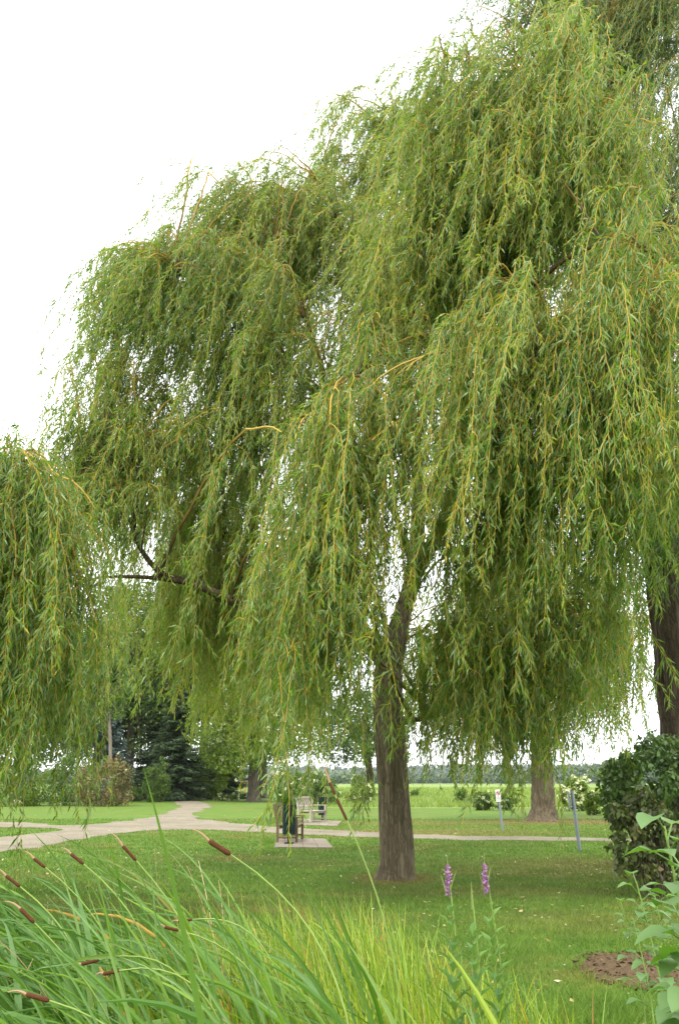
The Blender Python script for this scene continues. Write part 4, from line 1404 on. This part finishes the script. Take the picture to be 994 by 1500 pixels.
CT = [
    (((338, 1252), (305, 1231), (280, 1214)), 2.9, 'thickest cattail head, highest of those over the dark lawn', .0165, .55),
    (((67, 1271), (49, 1257), (34, 1246)), 3.7, 'slim cattail nodding over the lawn just below the hanging willow strand', .012, .5),
    (((123, 1266), (103, 1250), (88, 1241)), 3.6, 'slim cattail, third from the left along the top of the reeds', .0125, .5),
    (((200, 1261), (179, 1238), (163, 1220)), 3.5, 'upright slim cattail in front of the curve of the gravel path', .012, .5),
    (((30, 1299), (8, 1282), (-8, 1271)), 3.6, 'cattail at the left edge, upper of the two there', .012, .5),
    (((51, 1352), (29, 1330), (6, 1319)), 3.2, 'plump cattail at the left edge with a curved pale tip', .0135, .5),
    (((146, 1406), (118, 1413), (104, 1418)), 3.3, 'cattail bent flat among the reeds, redder of the crossed pair', .012, .6),
    (((175, 1422), (150, 1427), (138, 1430)), 3.2, 'dark cattail bent flat beneath a redder one', .0125, .6),
    (((73, 1466), (37, 1456), (10, 1453)), 2.7, 'large cattail lying low at the bottom left of the reeds', .0135, .6),
    (((262, 1363), (240, 1358), (228, 1355)), 3.6, 'small dark cattail half hidden low in the middle reeds', .0115, .6),
    (((282, 1347), (260, 1350), (248, 1352)), 3.9, 'small dark cattail bent level just above another', .0105, .6),
]
for k, (hd, yy, lb_, rr, ln) in enumerate(CT):
    cattail(hd, yy, lb_, rr, ln, None, k)
cattail(((508, 1202), (482, 1145), (473, 1122)), 3.4, 'tallest cattail, its broken head reaching above the benches', .0105, 0.28, ((492, 1168), (491, 1165)), 20)


def loosestrife(px, py, y, label, flower, seed, cat_group='purple loosestrife stems'):
    rng = np.random.default_rng(seed)
    top = P(px, py, y)
    base = np.array([top[0] + rng.uniform(-.05, .12), y + rng.uniform(-.1, .1), 0])
    r = thing('loosestrife', base, label, 'wildflower', cat_group)
    u = np.linspace(0, 1, 16)[:, None]
    st = base * (1 - u) + top * u + np.array([0.03, 0, 0]) * np.sin(u * math.pi)
    g = Geo(); tubes(g, st, np.linspace(.006, .0028, 16)[None], 6); g.build('stem', GREENSTEM, r, True)
    # lance leaves in pairs
    for k in range(24):
        g = Geo()
        uu = 0.15 + 0.72 * k / 24
        p = base * (1 - uu) + top * uu
        for sgn in (0, math.pi):
            a = k * 1.57 + sgn + rng.normal(0, .3)
            L = .14 * (1.15 - .75 * uu) * rng.uniform(.8, 1.2)
            d = nrm(np.array([math.cos(a), math.sin(a), 1.1]))
            c = p + d * L * .5 + [0, 0, .004]
            e = p + d * L * [1.1, 1.1, .8]
            sd = nrm(np.cross(d, [0, 0, 1])) * L * .19
            g.add([p, c + sd, e, c - sd], [[0, 1, 2], [0, 2, 3]], rng.uniform(.3, .9))
        g.build('leaf_pair', BIGLEAF, r)
    spikes = [(top, .12 if flower else .08)]
    for a in ((-.05, .0), (.045, .02)) if flower else ():
        spikes.append((top + np.array([a[0] * .55 * rng.uniform(.8, 1.2), rng.uniform(-.02, .02), -.06 + a[1]]), .075))
    for j, (tp, L) in enumerate(spikes):
        bot = tp - np.array([0.0, 0, L]) if j == 0 else np.array([top[0] + (tp[0] - top[0]) * .25, top[1], tp[2] - L * .8])
        g = Geo()
        tubes(g, np.linspace(bot, tp + (tp - bot) * .35, 8), np.linspace(.0045, .0015, 8)[None], 6)
        g.build('bud_spike', BUD, r)
        if flower and j == 0:
            nn_ = 70
            uu = rng.random((nn_, 1))
            C = bot + (tp - bot) * uu + rng.normal(0, .0045, (nn_, 3)) * (1.15 - .7 * uu)
            g = Geo(); leaf_cloud(g, C, 5, np.full(nn_, .005), .011, .3, rng=rng, ratio=.7)
            g.build('petals', PETAL, r)
        elif not flower or rng.random() < .3:
            pass
    return r


loosestrife(655, 1268, 4.2, 'purple flower spike with side buds, left of the pair', True, 301)
loosestrife(709, 1264, 4.3, 'purple flower spike, taller and more open right one', True, 302)
loosestrife(690, 1302, 4.1, 'green budding spike between the two purple flowers', False, 303)


def soft_leaf(geo, p, d, L, W, rng, tone, sag=0.35, seg=6):
    """broad pointed leaf with a raised midrib fold and drooping tip"""
    d = nrm(np.asarray(d, float))
    s = nrm(np.cross(d, [0, 0, 1]))
    nm = np.cross(s, d)
    t = np.linspace(0, 1, seg)
    w = W * np.sin(np.pi * t ** 0.75) ** 0.8
    w[-1] = 0
    w[0] = 0.004
    mid = p + d * (t * L)[:, None] + np.array([0, 0, -1]) * (sag * L * t ** 2)[:, None]
    up = nm * (w * 0.28 * (1 + 0.4 * np.sin(t * 9 + rng.random() * 6)))[:, None]
    l, r = mid + s * w[:, None] + up, mid - s * w[:, None] + up
    v = np.stack([l, mid, r], 1).reshape(-1, 3)
    i = np.arange(seg * 3).reshape(seg, 3)
    f = np.concatenate([np.stack([i[:-1, 0], i[:-1, 1], i[1:, 1], i[1:, 0]], -1), np.stack([i[:-1, 1], i[:-1, 2], i[1:, 2], i[1:, 1]], -1)])
    geo.add(v, f, tone)


def leafy_plant(px, pyt, y, label, n, L, W, seed, h_from=0.25, basex=0.0, name='leafy_plant', group='young leafy plants on bare soil', tone=.5, side=None):
    rng = np.random.default_rng(seed)
    top = P(px, pyt, y)
    base = np.array([top[0] + basex, y, 0.02])
    r = thing(name, base, label, 'plant', group)
    u = np.linspace(0, 1, 12)[:, None]
    st = base * (1 - u) + top * u + np.array([0.04, 0.02, 0]) * np.sin(u * math.pi)
    g = Geo(); tubes(g, st, np.linspace(.009, .004, 12)[None] * (L / .14), 8); g.build('stem', GREENSTEM, r, True)
    for k in range(n):
        uu = h_from + (1 - h_from) * (k + .5) / n
        p = sample_on(st[None], np.array([[uu]]))[0][0, 0]
        a = k * 2.4 + rng.normal(0, .35)
        el = 0.1 + .7 * uu + rng.normal(0, .15)
        d = np.array([math.cos(a) * math.cos(el), math.sin(a) * math.cos(el), math.sin(el)])
        pl = L * rng.uniform(.35, .6)
        q = p + d * pl
        g = Geo()
        tubes(g, np.linspace(p, q, 5), .0028 * (L / .14), 5, a=np.full((1, 1), .9))
        soft_leaf(g, q, d * [1, 1, .35], L * rng.uniform(.75, 1.2) * (1.1 - .35 * uu), W * rng.uniform(.8, 1.15) * (1.1 - .3 * uu), rng, np.clip(rng.normal(tone, .2), 0, 1), sag=rng.uniform(.15, .6))
        g.build('leaf', BIGLEAF, r, True)
    return r


leafy_plant(972, 1210, 4.2, 'tall plant with big soft pale green leaves at the right edge', 26, .19, .074, 401, .2, 0.05, tone=.6)
leafy_plant(1004, 1262, 3.7, 'large leaved plant cut by the right border, below the tall one', 24, .21, .084, 402, .2, 0.05, tone=.45)
leafy_plant(998, 1345, 4.0, 'low spreading plant with pale undersides at the lower right border', 20, .20, .08, 406, .2, 0.05, tone=.6)
leafy_plant(931, 1292, 5.4, 'thin seedling with a leafy top, rising left of the bare soil', 20, .13, .046, 403, .45, .10, tone=.65)
leafy_plant(958, 1312, 5.6, 'small drooping seedling between the thin seedling and the tall plant', 15, .12, .042, 404, .5, .02, tone=.45)
leafy_plant(908, 1322, 5.6, 'short pale seedling, leftmost near the bare soil', 12, .095, .032, 405, .45, .08, tone=.65)
leafy_plant(926, 1345, 5.1, 'low dark seedling right behind the bare soil', 14, .10, .038, 407, .3, .05, tone=.35)

# ------------------------------------------------------------------ turf, litter
def in_poly(x, y, poly):
    c = np.zeros(len(x), bool)
    px_, py_ = poly[:, 0], poly[:, 1]
    j = len(poly) - 1
    for i in range(len(poly)):
        cond = ((py_[i] > y) != (py_[j] > y))
        with np.errstate(divide='ignore', invalid='ignore'):
            xx = (px_[j] - px_[i]) * (y - py_[i]) / (py_[j] - py_[i]) + px_[i]
        c ^= cond & (x < xx)
        j = i
    return c


def turf():
    rng = np.random.default_rng(99)
    n = 420000
    y = 5.0 * (42 / 5.0) ** (rng.random(n) ** 0.85)
    x = rng.uniform(-0.55, 0.55, n) * y
    ok = ~in_poly(x, y + 0.16 * rng.random(n) ** 2 * np.where(rng.random(n) < .5, 1, -1), outline[::2])
    e = ((x - sc[0] - .1) / .55) ** 2 + ((y - sc[1]) / .78) ** 2
    ok &= e > 1
    a, b_, c_, d_ = [G(*q) for q in [(400, 1243), (490, 1244), (478, 1229), (403, 1228)]]
    ok &= ~in_poly(x, y, np.array([a, b_, c_, d_]))
    x, y = x[ok], y[ok]
    n = len(x)
    tuft = vnoise(np.stack([x * 2.0, y * 2.0, x * 0 + 4], -1))
    H = rng.uniform(0.022, 0.06, n) * (0.55 + 0.9 * tuft)
    near = np.exp(-((y - 6) / 2.0) ** 2)
    H *= 1 + 0.5 * near * (tuft > 0.5)
    w = 0.0022 + 0.00028 * y
    th = rng.uniform(0, 2 * math.pi, n)
    l = H * rng.uniform(0.2, 0.9, n)
    b = np.stack([x, y, np.zeros(n)], -1)
    s = np.stack([-np.sin(th + 1.2), np.cos(th + 1.2), np.zeros(n)], -1) * w[:, None]
    tip = b + np.stack([np.cos(th) * l, np.sin(th) * l, H], -1)
    v = np.stack([b - s, b + s, tip], 1).reshape(-1, 3)
    g = Geo()
    g.add(v, np.arange(n * 3).reshape(n, 3), np.repeat(rng.random(n), 3))
    tag(g.build('grass', BLADE), 'short mown green grass of the lawn with dry patches', 'grass', kind='stuff')


turf()


def litter():
    rng = np.random.default_rng(123)
    g = Geo()
    n = 3800
    y = 6.0 * (48 / 6.0) ** (rng.random(n) ** 0.8)
    x = rng.uniform(-0.5, 0.5, n) * y
    C = np.stack([x, y, rng.uniform(0.02, 0.05, n)], -1)
    k = vnoise(np.stack([x * .5, y * .5, x * 0], -1))
    C = C[k > rng.random(n) * 0.75]
    n = len(C)
    th = rng.uniform(0, 6.28, n)
    d = np.stack([np.cos(th), np.sin(th), rng.normal(0, .25, n)], -1)
    s = np.stack([-np.sin(th), np.cos(th), rng.normal(0, .3, n)], -1)
    L = rng.uniform(.025, .075, n)[:, None]
    W = L * rng.uniform(.12, .32, (n, 1))
    v = np.stack([C - d * L * .5, C + s * W, C + d * L * .5 + [0, 0, .01], C - s * W], 1).reshape(-1, 3)
    i = np.arange(n * 4).reshape(n, 4)
    g.add(v, np.concatenate([i[:, [0, 1, 2]], i[:, [0, 2, 3]]]), np.repeat(rng.random(n) ** .8, 4))
    tag(g.build('fallen_leaves', LITTER), 'yellow and pale fallen leaves scattered over the lawn', 'fallen leaves', kind='stuff')


litter()


def crop():
    """upright crop blades along the near part of the field"""
    rng = np.random.default_rng(141)
    n = 60000
    y = FY + 1 + 130 * rng.random(n) ** 1.8
    x = np.maximum(rng.uniform(-0.3, 0.5, n) * y, -2 + rng.uniform(0, 40, n) * (rng.random(n) < .5))
    H = rng.uniform(.12, .42, n)
    z = 0.22 * np.clip((y - FY) / 6, 0, 1) + 0.25 * np.clip((y - 70) / 200, 0, 1) - 0.05
    b = np.stack([x, y, z], -1)
    th = rng.uniform(0, 6.28, n)
    w = (0.012 + 0.0005 * y)[:, None]
    s = np.stack([np.cos(th), np.sin(th) * .3, th * 0], -1) * w
    tip = b + np.stack([rng.normal(-.05, .1, n), rng.normal(0, .1, n), H], -1)
    g = Geo()
    g.add(np.stack([b - s, b + s, tip], 1).reshape(-1, 3), np.arange(n * 3).reshape(n, 3), np.repeat(np.clip(rng.normal(.5, .25, n), 0, 1), 3))
    tag(g.build('field_grass', FIELDBLADE), 'bright yellow green crop growing over the open field', 'crop', kind='stuff')


crop()


# ------------------------------------------------------------------ haze, light, sky
HAZE = 0.00008
if HAZE > 0:
    m, nt, out = new_mat('haze')
    pv = nt.nodes.new('ShaderNodeVolumePrincipled')
    pv.inputs['Color'].default_value = (0.86, 0.92, 1.0, 1)
    pv.inputs['Density'].default_value = HAZE
    nt.links.new(pv.outputs[0], out.inputs['Volume'])
    g = Geo()
    box(g, (0, 1580, 29), (5200, 3400, 60))
    tag(g.build('haze', m), kind='stuff')

SUN_EL, SUN_AZ = math.radians(52), math.radians(205)   # high sun behind the cloud, to the left behind the camera
sun = D.lights.new('sun', 'SUN')
sun.energy = 1.4
sun.angle = math.radians(14)
sun.color = (1.0, 0.96, 0.88)
so = D.objects.new('sun', sun)
COL.objects.link(so)
sd = Vector((math.sin(SUN_AZ) * math.cos(SUN_EL), math.cos(SUN_AZ) * math.cos(SUN_EL), math.sin(SUN_EL)))
so.rotation_euler = sd.to_track_quat('Z', 'Y').to_euler()

w = D.worlds.new('World')
SC.world = w
w.use_nodes = True
nt = w.node_tree
nt.nodes.clear()
out = nt.nodes.new('ShaderNodeOutputWorld')
bg = nt.nodes.new('ShaderNodeBackground')
sky = nt.nodes.new('ShaderNodeTexSky')
sky.sky_type = 'NISHITA'
sky.sun_disc = False
sky.sun_elevation = SUN_EL
sky.sun_rotation = SUN_AZ
sky.dust_density = 4.0
tc = nt.nodes.new('ShaderNodeTexCoord')
cl = noise(nt, 1.6, 5, tc.outputs['Generated'], 0.55, (1, 1, 2.2))
cloud = ramp(nt, cl, [(0.25, (0.90, 0.91, 0.93)), (0.75, (1.0, 1.0, 1.0))])
k = nt.nodes.new('ShaderNodeVectorMath')
k.operation = 'SCALE'
nt.links.new(cloud, k.inputs[0])
k.inputs['Scale'].default_value = 13.0
c = mixc(nt, 0.9, sky.outputs[0], k.outputs[0])
nt.links.new(c, bg.inputs[0])
bg.inputs[1].default_value = 0.10
nt.links.new(bg.outputs[0], out.inputs[0])

vs = SC.view_settings
SC.display_settings.display_device = 'sRGB'
vs.view_transform = 'Standard'
vs.look = 'None'
vs.gamma = 1.0
vs.use_curve_mapping = False
vs.exposure = 1.3
cy = SC.cycles
cy.max_bounces = 9
cy.diffuse_bounces = 4
cy.glossy_bounces = 2
cy.transmission_bounces = 7
cy.volume_bounces = 0
cy.use_denoising = True
cy.denoiser = 'OPENIMAGEDENOISE'
cy.denoising_input_passes = 'RGB_ALBEDO_NORMAL'
cy.denoising_prefilter = 'NONE'
cy.caustics_reflective = False
cy.caustics_refractive = False
print('leaves', NLEAF[0])
